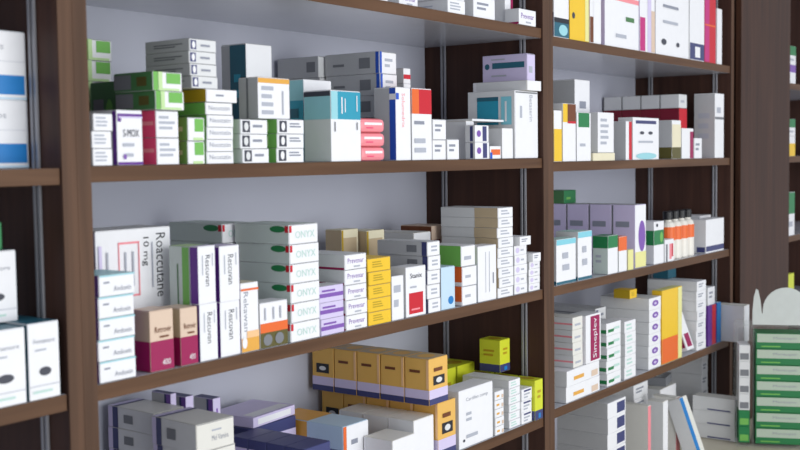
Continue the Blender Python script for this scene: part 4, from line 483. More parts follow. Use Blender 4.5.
('medicine_carton', 'reddish brown patterned carton, at the back before the metal rail, third shelf', 'medicine box', None, 'brownmix', 0.8969, 0.175, 1.1724, 0.0553, 0.0694, 0.1244, 0, '', 0, 0),
('medicine_carton', 'light blue carton, right of the navy-edged stack, third shelf', 'medicine box', None, 'lightblue', 0.7185, 0.021, 1.1724, 0.0408, 0.0294, 0.0695, 0, 'T', 0, 0),
('medicine_carton', 'white carton with orange side, lowest of two right of light blue carton', 'medicine box', 'stack, white carton with orange side, of two right of light blue carton', 'orangeleft', 0.7834, 0.0285, 1.1724, 0.0448, 0.0444, 0.0326, -0.16, 'F', 0, 0),
('medicine_carton', 'white carton with orange side, topmost of two right of light blue carton', 'medicine box', 'stack, white carton with orange side, of two right of light blue carton', 'orangeleft', 0.7841, 0.0285, 1.2053, 0.0448, 0.0444, 0.0326, -0.09, 'F', 0, 0),
('medicine_carton', 'white carton with bright green side, on the orange-sided cartons', 'medicine box', None, 'greenleft', 0.7805, 0.041, 1.2386, 0.0431, 0.0694, 0.0346, 0, 'F', 0, 0),
('medicine_carton', 'upright white carton with vertical grey lines, left of the tall tan-sided stack', 'medicine box', None, 'linedwhite', 0.842, 0.021, 1.1724, 0.0604, 0.0294, 0.0953, 0, 'T', 0, 0),
('medicine_carton', 'long white carton with tan side, lowest of tall stack, third shelf right', 'medicine box', 'stack, long white carton with tan side, of tall stack, third shelf right', 'tanlong', 0.9036, 0.066, 1.1724, 0.0514, 0.1194, 0.0174, -0.61, 'F', 0, 0),
('medicine_carton', 'long white carton with tan side, second up of tall stack, third shelf right', 'medicine box', 'stack, long white carton with tan side, of tall stack, third shelf right', 'tanlong', 0.9054, 0.066, 1.1901, 0.0514, 0.1194, 0.0174, 1.28, 'F', 0, 0),
('medicine_carton', 'long white carton with tan side, third up of tall stack, third shelf right', 'medicine box', 'stack, long white carton with tan side, of tall stack, third shelf right', 'tanlong', 0.9054, 0.066, 1.2077, 0.0514, 0.1194, 0.0174, 0.19, 'F', 0, 0),
('medicine_carton', 'long white carton with tan side, fourth up of tall stack, third shelf right', 'medicine box', 'stack, long white carton with tan side, of tall stack, third shelf right', 'tanlong', 0.9045, 0.066, 1.2254, 0.0514, 0.1194, 0.0174, -1.0, 'F', 0, 0),
('medicine_carton', 'long white carton with tan side, fifth up of tall stack, third shelf right', 'medicine box', 'stack, long white carton with tan side, of tall stack, third shelf right', 'tanlong', 0.905, 0.066, 1.2431, 0.0514, 0.1194, 0.0174, -0.7, 'F', 0, 0),
('medicine_carton', 'long white carton with tan side, sixth up of tall stack, third shelf right', 'medicine box', 'stack, long white carton with tan side, of tall stack, third shelf right', 'tanlong', 0.9054, 0.066, 1.2608, 0.0514, 0.1194, 0.0174, 0.14, 'F', 0, 0),
('medicine_carton', 'long white carton with tan side, seventh up of tall stack, third shelf right', 'medicine box', 'stack, long white carton with tan side, of tall stack, third shelf right', 'tanlong', 0.9041, 0.066, 1.2785, 0.0514, 0.1194, 0.0174, -1.07, 'F', 0, 0),
('medicine_carton', 'long white carton with tan side, eighth up of tall stack, third shelf right', 'medicine box', 'stack, long white carton with tan side, of tall stack, third shelf right', 'tanlong', 0.9041, 0.066, 1.2962, 0.0514, 0.1194, 0.0174, 0.97, 'F', 0, 0),
('medicine_carton', 'long white carton with tan side, topmost of tall stack, third shelf right', 'medicine box', 'stack, long white carton with tan side, of tall stack, third shelf right', 'tanlong', 0.904, 0.066, 1.3138, 0.0514, 0.1194, 0.0174, 0.63, 'F', 0, 0),
('medicine_carton', 'tiny white carton with curled print, lowest of five right of tan-sided stack', 'medicine box', 'stack, tiny white carton with curled print, of five right of tan-sided stack', 'curlprint', 0.9587, 0.031, 1.1724, 0.0447, 0.0494, 0.0174, -0.81, '', 0, 0),
('medicine_carton', 'tiny white carton with curled print, second up of five right of tan-sided stack', 'medicine box', 'stack, tiny white carton with curled print, of five right of tan-sided stack', 'curlprint', 0.9578, 0.031, 1.19, 0.0447, 0.0494, 0.0174, 0.33, '', 0, 0),
('medicine_carton', 'tiny white carton with curled print, third up of five right of tan-sided stack', 'medicine box', 'stack, tiny white carton with curled print, of five right of tan-sided stack', 'curlprint', 0.959, 0.031, 1.2077, 0.0447, 0.0494, 0.0174, -0.76, '', 0, 0),
('medicine_carton', 'tiny white carton with curled print, fourth up of five right of tan-sided stack', 'medicine box', 'stack, tiny white carton with curled print, of five right of tan-sided stack', 'curlprint', 0.9581, 0.031, 1.2254, 0.0447, 0.0494, 0.0174, 1.07, '', 0, 0),
('medicine_carton', 'tiny white carton with curled print, topmost of five right of tan-sided stack', 'medicine box', 'stack, tiny white carton with curled print, of five right of tan-sided stack', 'curlprint', 0.9573, 0.031, 1.243, 0.0447, 0.0494, 0.0174, 0.71, '', 0, 0),
('medicine_carton', 'tiny white carton with curled print, lowest of four at right divider, third shelf', 'medicine box', 'stack, tiny white carton with curled print, of four at right divider, third shelf', 'curlprint', 1.0083, 0.031, 1.1724, 0.0409, 0.0494, 0.0134, 0.24, '', 0, 0),
('medicine_carton', 'tiny white carton with curled print, second up of four at right divider, third shelf', 'medicine box', 'stack, tiny white carton with curled print, of four at right divider, third shelf', 'curlprint', 1.0091, 0.031, 1.1861, 0.0409, 0.0494, 0.0134, 0.08, '', 0, 0),
('medicine_carton', 'tiny white carton with curled print, third up of four at right divider, third shelf', 'medicine box', 'stack, tiny white carton with curled print, of four at right divider, third shelf', 'curlprint', 1.0092, 0.031, 1.1999, 0.0409, 0.0494, 0.0134, -0.13, '', 0, 0),
('medicine_carton', 'tiny white carton with curled print, topmost of four at right divider, third shelf', 'medicine box', 'stack, tiny white carton with curled print, of four at right divider, third shelf', 'curlprint', 1.0096, 0.031, 1.2136, 0.0409, 0.0494, 0.0134, 1.12, '', 0, 0),
('medicine_carton', 'tiny white carton, lying on the five curl-printed cartons', 'medicine box', None, 'plain', 0.9582, 0.016, 1.2611, 0.0393, 0.0394, 0.0157, 0, '', 0, 0),
('medicine_carton', 'tiny white carton, lying on the four curl-printed cartons', 'medicine box', None, 'plain', 1.0004, 0.016, 1.2278, 0.0294, 0.0394, 0.0157, 0, '', 0, 0),
('medicine_carton', 'big pale carton with navy stripe, lowest of four at front left, lowest shelf', 'medicine box', 'stack, big pale carton with navy stripe, of four at front left, lowest shelf', 'bluebarbig', 0.2335, 0.097, 0.9303, 0.0652, 0.0894, 0.0372, -3.04, 'F', 0, 0),
('medicine_carton', 'big pale carton with navy stripe, second up of four at front left, lowest shelf', 'medicine box', 'stack, big pale carton with navy stripe, of four at front left, lowest shelf', 'bluebarbig', 0.2319, 0.097, 0.9677, 0.0652, 0.0894, 0.0372, -2.82, 'F', 0, 0),
('medicine_carton', 'big pale carton with navy stripe, third up of four at front left, lowest shelf', 'medicine box', 'stack, big pale carton with navy stripe, of four at front left, lowest shelf', 'bluebarbig', 0.2338, 0.097, 1.0052, 0.0652, 0.0894, 0.0372, -1.72, 'F', 0, 0),
('medicine_carton', 'big pale carton with navy stripe, topmost of four at front left, lowest shelf', 'medicine box', 'stack, big pale carton with navy stripe, of four at front left, lowest shelf', 'bluebarbig', 0.2323, 0.097, 1.0426, 0.0652, 0.0894, 0.0372, -2.98, 'F', 0, 0),
('medicine_carton', 'big pale carton with navy stripe, lowest of five at back left, lowest shelf', 'medicine box', 'stack, big pale carton with navy stripe, of five at back left, lowest shelf', 'bluebarbig', 0.2399, 0.198, 0.9303, 0.0532, 0.0974, 0.0297, 1.25, 'F', 0, 0),
('medicine_carton', 'big pale carton with navy stripe, second up of five at back left, lowest shelf', 'medicine box', 'stack, big pale carton with navy stripe, of five at back left, lowest shelf', 'bluebarbig', 0.2399, 0.198, 0.9602, 0.0532, 0.0974, 0.0297, 0.88, 'F', 0, 0),
('medicine_carton', 'big pale carton with navy stripe, third up of five at back left, lowest shelf', 'medicine box', 'stack, big pale carton with navy stripe, of five at back left, lowest shelf', 'bluebarbig', 0.24, 0.198, 0.9902, 0.0532, 0.0974, 0.0297, 0.94, 'F', 0, 0),
('medicine_carton', 'big pale carton with navy stripe, fourth up of five at back left, lowest shelf', 'medicine box', 'stack, big pale carton with navy stripe, of five at back left, lowest shelf', 'bluebarbig', 0.2389, 0.198, 1.0202, 0.0532, 0.0974, 0.0297, -0.15, 'F', 0, 0),
('medicine_carton', 'big pale carton with navy stripe, topmost of five at back left, lowest shelf', 'medicine box', 'stack, big pale carton with navy stripe, of five at back left, lowest shelf', 'bluebarbig', 0.2392, 0.198, 1.0501, 0.0532, 0.0974, 0.0297, -1.12, 'F', 0, 0),
('medicine_carton', 'white carton with navy top, front of the left navy row, lowest shelf', 'medicine box', 'navy topped cartons in two rows on the lowest shelf', 'navyflat', 0.3815, 0.0235, 0.9303, 0.0582, 0.0344, 0.0895, 0, '', 0, 0),
('medicine_carton', 'white carton with navy top, front of the right navy row, lowest shelf', 'medicine box', 'navy topped cartons in two rows on the lowest shelf', 'navyflat', 0.4425, 0.0235, 0.9303, 0.0582, 0.0344, 0.0575, 0, '', 0, 0),
('medicine_carton', 'white carton with navy top, second of the left navy row, lowest shelf', 'medicine box', 'navy topped cartons in two rows on the lowest shelf', 'navyflat', 0.3815, 0.059, 0.9303, 0.0582, 0.0344, 0.0895, 0, '', 0, 0),
('medicine_carton', 'white carton with navy top, second of the right navy row, lowest shelf', 'medicine box', 'navy topped cartons in two rows on the lowest shelf', 'navyflat', 0.4425, 0.059, 0.9303, 0.0582, 0.0344, 0.0575, 0, '', 0, 0),
('medicine_carton', 'white carton with navy top, third of the left navy row, lowest shelf', 'medicine box', 'navy topped cartons in two rows on the lowest shelf', 'navyflat', 0.3815, 0.0945, 0.9303, 0.0582, 0.0344, 0.0895, 0, '', 0, 0),
('medicine_carton', 'white carton with navy top, third of the right navy row, lowest shelf', 'medicine box', 'navy topped cartons in two rows on the lowest shelf', 'navyflat', 0.4425, 0.0945, 0.9303, 0.0582, 0.0344, 0.0575, 0, '', 0, 0),
('medicine_carton', 'white carton with navy top, rearmost of the left navy row, lowest shelf', 'medicine box', 'navy topped cartons in two rows on the lowest shelf', 'navyflat', 0.3815, 0.13, 0.9303, 0.0582, 0.0344, 0.0895, 0, '', 0, 0),
('medicine_carton', 'white carton with navy top, rearmost of the right navy row, lowest shelf', 'medicine box', 'navy topped cartons in two rows on the lowest shelf', 'navyflat', 0.4425, 0.13, 0.9303, 0.0582, 0.0344, 0.0575, 0, '', 0, 0),
('medicine_carton', 'wide white carton with navy top, under the flat lilac carton, lowest shelf', 'medicine box', None, 'navyflat', 0.4495, 0.197, 0.9303, 0.1062, 0.0894, 0.0895, 0, '', 0, 0),
('medicine_carton', 'flat lilac carton, lying on the navy-topped cartons, lowest shelf', 'medicine box', None, 'lilacflat', 0.4505, 0.1945, 1.0205, 0.1042, 0.0844, 0.0153, 5, '', 0, 0),
('medicine_carton', 'amber and pale blue carton with white end, before the white carton row, lowest shelf', 'medicine box', None, 'orangehalf', 0.5395, 0.1345, 0.9303, 0.0622, 0.1444, 0.0815, 0, 'F', 0, 0),
('medicine_carton', 'gold carton with navy base, front of the lower gold row, lowest shelf', 'medicine box', 'gold cartons in two rows on the lowest shelf', 'goldbox', 0.7111, 0.03, 0.9303, 0.0529, 0.0474, 0.0907, 0, 'T', 0, 0),
('medicine_carton', 'gold carton with navy base, front of the upper gold row, lowest shelf', 'medicine box', 'gold cartons in two rows on the lowest shelf', 'goldbox', 0.6878, 0.03, 1.0216, 0.0545, 0.0474, 0.0753, 0, 'T', 0, 0),
('medicine_carton', 'gold carton with navy base, second of the lower gold row, lowest shelf', 'medicine box', 'gold cartons in two rows on the lowest shelf', 'goldbox', 0.7111, 0.0795, 0.9303, 0.0529, 0.0474, 0.0907, 0, '', 0, 0),
('medicine_carton', 'gold carton with navy base, second of the upper gold row, lowest shelf', 'medicine box', 'gold cartons in two rows on the lowest shelf', 'goldbox', 0.6878, 0.0795, 1.0216, 0.0545, 0.0474, 0.0753, 0, 'T', 0, 0),
('medicine_carton', 'gold carton with navy base, third of the lower gold row, lowest shelf', 'medicine box', 'gold cartons in two rows on the lowest shelf', 'goldbox', 0.7111, 0.129, 0.9303, 0.0529, 0.0474, 0.0907, 0, '', 0, 0),
('medicine_carton', 'gold carton with navy base, third of the upper gold row, lowest shelf', 'medicine box', 'gold cartons in two rows on the lowest shelf', 'goldbox', 0.6878, 0.129, 1.0216, 0.0545, 0.0474, 0.0753, 0, 'T', 0, 0),
('medicine_carton', 'gold carton with navy base, fourth of the lower gold row, lowest shelf', 'medicine box', 'gold cartons in two rows on the lowest shelf', 'goldbox', 0.7111, 0.1785, 0.9303, 0.0529, 0.0474, 0.0907, 0, '', 0, 0),
('medicine_carton', 'gold carton with navy base, fourth of the upper gold row, lowest shelf', 'medicine box', 'gold cartons in two rows on the lowest shelf', 'goldbox', 0.6878, 0.1785, 1.0216, 0.0545, 0.0474, 0.0753, 0, 'T', 0, 0),
('medicine_carton', 'gold carton with navy base, rearmost of the lower gold row, lowest shelf', 'medicine box', 'gold cartons in two rows on the lowest shelf', 'goldboxemblem', 0.7111, 0.228, 0.9303, 0.0529, 0.0474, 0.0907, 0, '', 0, 0),
('medicine_carton', 'gold carton with navy base, rearmost of the upper gold row, lowest shelf', 'medicine box', 'gold cartons in two rows on the lowest shelf', 'goldboxemblem', 0.6878, 0.228, 1.0216, 0.0545, 0.0474, 0.0753, 0, 'T', 0, 0),
('medicine_carton', 'plain white carton, front of the white row beside gold cartons', 'medicine box', None, 'whitecarton', 0.6525, 0.037, 0.9303, 0.0562, 0.0494, 0.0735, 0, 'T', 0, 0),
('medicine_carton', 'plain white carton, middle of the white row beside gold cartons', 'medicine box', None, 'whitecarton', 0.6525, 0.088, 0.9303, 0.0562, 0.0494, 0.0735, 0, 'T', 0, 0),
('medicine_carton', 'plain white carton, rear of the white row beside gold cartons', 'medicine box', None, 'whitecarton', 0.6525, 0.139, 0.9303, 0.0562, 0.0494, 0.0735, 0, 'T', 0, 0),
('medicine_carton', 'low white carton, in front of the white row, lowest shelf', 'medicine box', None, 'whitecarton', 0.586, 0.032, 0.9303, 0.0592, 0.0544, 0.0575, 0, 'F', 0, 0),
('medicine_carton', 'large white carton with printed front, standing right of the lower gold row', 'medicine box', None, 'listboxbig', 0.8021, 0.026, 0.9303, 0.1089, 0.0394, 0.099, 0, 'T', 0, 0),
('medicine_carton', 'white carton with small amber mark, lowest of five right of large printed carton', 'medicine box', 'stack, white carton with small amber mark, of five right of large printed carton', 'listbox', 0.8784, 0.036, 0.9303, 0.0302, 0.0594, 0.0154, 0.48, 'F', 0, 0),
('medicine_carton', 'white carton with small amber mark, second up of five right of large printed carton', 'medicine box', 'stack, white carton with small amber mark, of five right of large printed carton', 'listbox', 0.8791, 0.036, 0.9459, 0.0302, 0.0594, 0.0154, 0.02, 'F', 0, 0),
('medicine_carton', 'white carton with small amber mark, third up of five right of large printed carton', 'medicine box', 'stack, white carton with small amber mark, of five right of large printed carton', 'listbox', 0.8779, 0.036, 0.9616, 0.0302, 0.0594, 0.0154, 0.31, 'F', 0, 0),
('medicine_carton', 'white carton with small amber mark, fourth up of five right of large printed carton', 'medicine box', 'stack, white carton with small amber mark, of five right of large printed carton', 'listbox', 0.8781, 0.036, 0.9772, 0.0302, 0.0594, 0.0154, -0.58, 'F', 0, 0),
('medicine_carton', 'white carton with small amber mark, topmost of five right of large printed carton', 'medicine box', 'stack, white carton with small amber mark, of five right of large printed carton', 'listbox', 0.8783, 0.036, 0.9929, 0.0302, 0.0594, 0.0154, -0.23, 'F', 0, 0),
('medicine_carton', 'white carton with faint green lines, lowest of six behind lime cartons, lowest shelf', 'medicine box', 'stack, white carton with faint green lines, of six behind lime cartons, lowest shelf', 'greenlines', 0.9388, 0.06, 0.9303, 0.0389, 0.0994, 0.0143, 0.36, 'F', 0, 0),
('medicine_carton', 'white carton with faint green lines, second up of six behind lime cartons, lowest shelf', 'medicine box', 'stack, white carton with faint green lines, of six behind lime cartons, lowest shelf', 'greenlines', 0.938, 0.06, 0.9449, 0.0389, 0.0994, 0.0143, -0.06, 'F', 0, 0),
('medicine_carton', 'white carton with faint green lines, third up of six behind lime cartons, lowest shelf', 'medicine box', 'stack, white carton with faint green lines, of six behind lime cartons, lowest shelf', 'greenlines', 0.9386, 0.06, 0.9595, 0.0389, 0.0994, 0.0143, 0.47, 'F', 0, 0),
('medicine_carton', 'white carton with faint green lines, fourth up of six behind lime cartons, lowest shelf', 'medicine box', 'stack, white carton with faint green lines, of six behind lime cartons, lowest shelf', 'greenlines', 0.9394, 0.06, 0.9742, 0.0389, 0.0994, 0.0143, -0.76, 'F', 0, 0),
('medicine_carton', 'white carton with faint green lines, fifth up of six behind lime cartons, lowest shelf', 'medicine box', 'stack, white carton with faint green lines, of six behind lime cartons, lowest shelf', 'greenlines', 0.9382, 0.06, 0.9888, 0.0389, 0.0994, 0.0143, 0.9, 'F', 0, 0),
('medicine_carton', 'white carton with faint green lines, topmost of six behind lime cartons, lowest shelf', 'medicine box', 'stack, white carton with faint green lines, of six behind lime cartons, lowest shelf', 'greenlines', 0.9396, 0.06, 1.0034, 0.0389, 0.0994, 0.0143, -0.52, 'F', 0, 0),
('medicine_carton', 'white carton with navy flash, lowest of three left of lime carton, lowest shelf', 'medicine box', 'stack, white carton with navy flash, of three left of lime carton, lowest shelf', 'navyflag', 0.9774, 0.036, 0.9303, 0.0365, 0.0594, 0.0213, -0.72, '', 0, 0),
('medicine_carton', 'white carton with navy flash, middle of three left of lime carton, lowest shelf', 'medicine box', 'stack, white carton with navy flash, of three left of lime carton, lowest shelf', 'navyflag', 0.977, 0.036, 0.9518, 0.0365, 0.0594, 0.0213, -1.22, '', 0, 0),
('medicine_carton', 'white carton with navy flash, topmost of three left of lime carton, lowest shelf', 'medicine box', 'stack, white carton with navy flash, of three left of lime carton, lowest shelf', 'navyflag', 0.9781, 0.036, 0.9734, 0.0365, 0.0594, 0.0213, -0.63, '', 0, 0),
('medicine_carton', 'lime yellow carton with navy base, front right end, lowest shelf', 'medicine box', None, 'limebox', 1.0121, 0.025, 0.9303, 0.0299, 0.0494, 0.0747, 0, 'T', 0, 0),
('medicine_carton', 'lime yellow carton with navy base, behind the front lime carton, lowest shelf', 'medicine box', 'lime cartons on the lowest shelf', 'limebox', 1.0121, 0.077, 0.9303, 0.0299, 0.0494, 0.0747, 0, 'T', 0, 0),
('medicine_carton', 'lime yellow carton with navy base, third of the lime row at right, lowest shelf', 'medicine box', 'lime cartons on the lowest shelf', 'limebox', 1.0121, 0.13, 0.9303, 0.0299, 0.0494, 0.0747, 0, 'T', 0, 0),
('medicine_carton', 'lime yellow carton with navy base, rearmost of the lime row at right, lowest shelf', 'medicine box', 'lime cartons on the lowest shelf', 'limebox', 1.0121, 0.183, 0.9303, 0.0299, 0.0494, 0.0747, 0, 'T', 0, 0),
('medicine_carton', 'lime yellow carton with navy base, standing raised above the others, lowest shelf', 'medicine box', 'lime cartons on the lowest shelf', 'limebox', 0.9909, 0.0825, 1.0185, 0.036, 0.0444, 0.0599, 0, 'T', 0, 0),
('medicine_carton', 'lime topped carton, left of two behind the white cartons, lowest shelf', 'medicine box', None, 'limebox', 0.895, 0.16, 0.9303, 0.0692, 0.0594, 0.0995, 0, '', 0, 0),
('medicine_carton', 'lime topped carton, right of two behind the white cartons, lowest shelf', 'medicine box', None, 'limebox', 0.965, 0.16, 0.9303, 0.0592, 0.0594, 0.0995, 0, '', 0, 0),
('medicine_carton', 'small lilac carton with navy top, rightmost of three at back left, lowest shelf', 'medicine box', None, 'navytop', 0.3497, 0.19, 0.9303, 0.0156, 0.0394, 0.1433, 0, '', 0, 0),
('medicine_carton', 'small lilac carton with navy top, middle of three at back left, lowest shelf', 'medicine box', None, 'navytop', 0.3009, 0.195, 0.9303, 0.0148, 0.0394, 0.1546, 0, '', 0, 0),
('medicine_carton', 'small lilac carton with navy top, leftmost of three at back left, lowest shelf', 'medicine box', None, 'navytop', 0.2732, 0.198, 0.9303, 0.0105, 0.0394, 0.1632, 0, '', 0, 0),
('medicine_carton', 'white carton, lowest leftmost visible on the top shelf, middle bay', 'medicine box', 'stack, white carton, leftmost visible on the top shelf, middle bay', 'smallprint', 0.5239, 0.046, 1.6565, 0.0793, 0.0794, 0.0123, 0.31, '', 0, 0),
('medicine_carton', 'white carton, topmost leftmost visible on the top shelf, middle bay', 'medicine box', 'stack, white carton, leftmost visible on the top shelf, middle bay', 'smallprint', 0.5234, 0.046, 1.6691, 0.0793, 0.0794, 0.0123, -0.62, '', 0, 0),
('medicine_carton', 'white carton with violet print, lowest second group on the top shelf, middle bay', 'medicine box', 'stack, white carton with violet print, second group on the top shelf, middle bay', 'purpletext', 0.6298, 0.055, 1.6565, 0.0501, 0.0794, 0.0201, 0.35, '', 0, 0),
('medicine_carton', 'white carton with violet print, topmost second group on the top shelf, middle bay', 'medicine box', 'stack, white carton with violet print, second group on the top shelf, middle bay', 'purpletext', 0.629, 0.055, 1.6769, 0.0501, 0.0794, 0.0201, 0.5, '', 0, 0),
('medicine_carton', 'small white carton, lowest beside violet-print cartons on the top shelf', 'medicine box', 'stack, small white carton, beside violet-print cartons on the top shelf', 'smallprint', 0.754, 0.046, 1.6565, 0.0503, 0.0794, 0.0222, -1.01, '', 0, 0),
('medicine_carton', 'small white carton, topmost beside violet-print cartons on the top shelf', 'medicine box', 'stack, small white carton, beside violet-print cartons on the top shelf', 'smallprint', 0.7521, 0.046, 1.679, 0.0503, 0.0794, 0.0222, -1.1, '', 0, 0),
('medicine_carton', 'grey-sided white carton, lowest of two centre right on the top shelf, middle bay', 'medicine box', 'stack, grey-sided white carton, of two centre right on the top shelf, middle bay', 'plain', 0.8411, 0.056, 1.6565, 0.0673, 0.0994, 0.0343, -0.94, '', 0, 0),
('medicine_carton', 'grey-sided white carton, topmost of two centre right on the top shelf, middle bay', 'medicine box', 'stack, grey-sided white carton, of two centre right on the top shelf, middle bay', 'plain', 0.8401, 0.056, 1.6911, 0.0673, 0.0994, 0.0343, -1.14, '', 0, 0),
('medicine_carton', 'small white carton with violet lettering, at right end of top shelf, middle bay', 'medicine box', None, 'purpletext', 0.9781, 0.015, 1.6565, 0.0612, 0.0294, 0.0276, 0, '', 0, 0),
('medicine_carton', 'narrow white carton with maroon edge, behind small violet-lettered carton, top shelf', 'medicine box', None, 'maroonedge', 0.9638, 0.055, 1.6565, 0.0277, 0.0494, 0.0891, 0, '', 0, 0),
('medicine_carton', 'tall white carton with navy pictured base, leftmost on the top shelf, right bay', 'medicine box', None, 'pictbase', 1.1205, 0.051, 1.6457, 0.0601, 0.0894, 0.1518, 0, '', 0, 0),
('medicine_carton', 'tall yellow carton, second on the top shelf, right bay', 'medicine box', None, 'tallyellow', 1.1959, 0.051, 1.6457, 0.0808, 0.0894, 0.1607, 0, '', 0, 0),
('medicine_carton', 'tall white carton with brown corner, right of the tall yellow carton', 'medicine box', None, 'brownwedge', 1.2661, 0.051, 1.6457, 0.0489, 0.0894, 0.1726, 0, '', 0, 0),
('medicine_carton', 'broad white carton with red upper panel, on the top shelf, right bay', 'medicine box', None, 'redpanel', 1.3936, 0.051, 1.6457, 0.1674, 0.0894, 0.1618, 0, '', 0, 0),
('medicine_carton', 'white and lilac carton with magenta wedge, right of the broad red-panelled carton', 'medicine box', None, 'lilacwedge', 1.5234, 0.051, 1.6457, 0.0802, 0.0894, 0.1844, 0, '', 0, 0),
('medicine_carton', 'broad white carton with dark dots and magenta top, on the right bay top shelf', 'medicine box', None, 'dotted', 1.6673, 0.051, 1.6457, 0.1948, 0.0894, 0.1803, 0, '', 0, 0),
('medicine_carton', 'tall white carton with navy square at base, left of red-spined carton, right bay', 'medicine box', None, 'navysquare', 1.8185, 0.051, 1.6457, 0.0936, 0.0894, 0.1986, 0, '', 0, 0),
('medicine_carton', 'tall red and magenta carton, near the right end, right bay top shelf', 'medicine box', None, 'redspine', 1.9068, 0.051, 1.6457, 0.0747, 0.0894, 0.1985, 0, '', 0, 0),
('medicine_carton', 'narrow white carton, at the far right end, right bay top shelf', 'medicine box', None, 'whitecarton', 1.9697, 0.031, 1.6457, 0.0348, 0.0494, 0.1391, 0, '', 0, 0),
('medicine_carton', 'white carton with yellow lower part, leftmost on second shelf, right bay', 'medicine box', None, 'yellowbase', 1.1034, 0.031, 1.4098, 0.0315, 0.0494, 0.0976, 0, '', 0, 0),
('medicine_carton', 'white carton with yellow and brown top, second from left, second shelf, right bay', 'medicine box', None, 'redbrowntop', 1.151, 0.031, 1.4098, 0.0537, 0.0494, 0.112, 0, '', 0, 0),
('medicine_carton', 'white carton with green square at top, third from left, second shelf, right bay', 'medicine box', None, 'greensquare', 1.2132, 0.031, 1.4098, 0.0606, 0.0494, 0.0962, 0, '', 0, 0),
('medicine_carton', 'tall grey-sided white carton, behind the green-square carton, right bay', 'medicine box', None, 'tallgrey', 1.3147, 0.095, 1.4098, 0.0682, 0.0694, 0.1681, 0, '', 0, 0),
('medicine_carton', 'low cream carton, under the upright lined carton, right bay', 'medicine box', None, 'creambox', 1.3042, 0.031, 1.4098, 0.1024, 0.0494, 0.0156, 0, '', 0, 0),
('medicine_carton', 'upright white lined carton, standing on the low cream carton, right bay', 'medicine box', None, 'linedtall', 1.3218, 0.0275, 1.4262, 0.0749, 0.0344, 0.0826, 0, '', 0, 0),
('medicine_carton', 'grey carton with red front edge, left of the dark-dotted white carton, right bay', 'medicine box', None, 'redstripe', 1.4257, 0.0335, 1.4098, 0.0298, 0.0544, 0.0828, 0, '', 0, 0),
('medicine_carton', 'white carton with two dark dots and navy title, middle of second shelf, right bay', 'medicine box', None, 'eyesbox', 1.5165, 0.0235, 1.4098, 0.14, 0.0344, 0.092, 0, '', 0, 0),
('medicine_carton', 'white carton with olive base, right of the dark-dotted carton, right bay', 'medicine box', None, 'olivebase', 1.6897, 0.031, 1.4098, 0.0537, 0.0494, 0.0897, 0, '', 0, 0),
('medicine_carton', 'white carton with maroon right edge, centre right of second shelf, right bay', 'medicine box', None, 'maroonedge', 1.7595, 0.031, 1.4098, 0.0719, 0.0494, 0.0721, 0, '', 0, 0),
('medicine_carton', 'small white carton, right of the maroon-edged carton, right bay', 'medicine box', None, 'plain', 1.8271, 0.026, 1.4098, 0.0486, 0.0394, 0.0491, 0, '', 0, 0),
('medicine_carton', 'tall grey-sided white carton with dark line, right end of second shelf, right bay', 'medicine box', None, 'greytall', 1.9726, 0.0335, 1.4098, 0.0637, 0.0544, 0.1625, 0, '', 0, 0),
('medicine_carton', 'dark red carton, front of the dark red row, second shelf, right bay', 'medicine box', 'dark red cartons in a row in the right bay', 'dredrow', 1.8578, 0.082, 1.4098, 0.0513, 0.0494, 0.1239, 0, '', 0, 0),
('medicine_carton', 'grey carton, front one lying on the dark red row, right bay', 'medicine box', 'grey cartons lying on the dark red row', 'greyrow', 1.8574, 0.082, 1.5344, 0.0512, 0.0494, 0.0335, 0, '', 0, 0),
('medicine_carton', 'dark red carton, second of the dark red row, second shelf, right bay', 'medicine box', 'dark red cartons in a row in the right bay', 'dredrow', 1.8578, 0.133, 1.4098, 0.0513, 0.0494, 0.1239, 0, '', 0, 0),
('medicine_carton', 'grey carton, second one lying on the dark red row, right bay', 'medicine box', 'grey cartons lying on the dark red row', 'greyrow', 1.8574, 0.133, 1.5344, 0.0512, 0.0494, 0.0335, 0, '', 0, 0),
('medicine_carton', 'dark red carton, third of the dark red row, second shelf, right bay', 'medicine box', 'dark red cartons in a row in the right bay', 'dredrow', 1.8578, 0.184, 1.4098, 0.0513, 0.0494, 0.1239, 0, '', 0, 0),
('medicine_carton', 'grey carton, third one lying on the dark red row, right bay', 'medicine box', 'grey cartons lying on the dark red row', 'greyrow', 1.8574, 0.184, 1.5344, 0.0512, 0.0494, 0.0335, 0, '', 0, 0),
('medicine_carton', 'dark red carton, rearmost of the dark red row, second shelf, right bay', 'medicine box', 'dark red cartons in a row in the right bay', 'dredrow', 1.8578, 0.235, 1.4098, 0.0513, 0.0494, 0.1239, 0, '', 0, 0),
('medicine_carton', 'grey carton, rearmost one lying on the dark red row, right bay', 'medicine box', 'grey cartons lying on the dark red row', 'greyrow', 1.8574, 0.235, 1.5344, 0.0512, 0.0494, 0.0335, 0, '', 0, 0),
('medicine_carton', 'pale carton with teal base line, at the left end of third shelf, right bay', 'medicine box', None, 'palebluebox', 1.2159, 0.031, 1.1726, 0.0612, 0.0494, 0.0974, 0, '', 0, 0),
('medicine_carton', 'pale carton with teal base line, leftmost against divider, third shelf, right bay', 'medicine box', None, 'palebluebox', 1.1355, 0.0235, 1.1726, 0.0806, 0.0344, 0.0877, 0, '', 0, 0),
('medicine_carton', 'pale carton with green top, third shelf of the right bay, left half', 'medicine box', None, 'greentop', 1.3455, 0.0235, 1.1726, 0.0478, 0.0344, 0.0805, 0, '', 0, 0),
('medicine_carton', 'white carton with orange top, right of the green-topped carton, right bay', 'medicine box', None, 'orangetop', 1.3948, 0.0185, 1.1726, 0.0394, 0.0244, 0.0749, 0, '', 0, 0),
('medicine_carton', 'pale yellow carton, before the purple-diamond carton, right bay', 'medicine box', None, 'paleyellowbox', 1.4342, 0.017, 1.1726, 0.0276, 0.0214, 0.0439, 0, '', 0, 0),
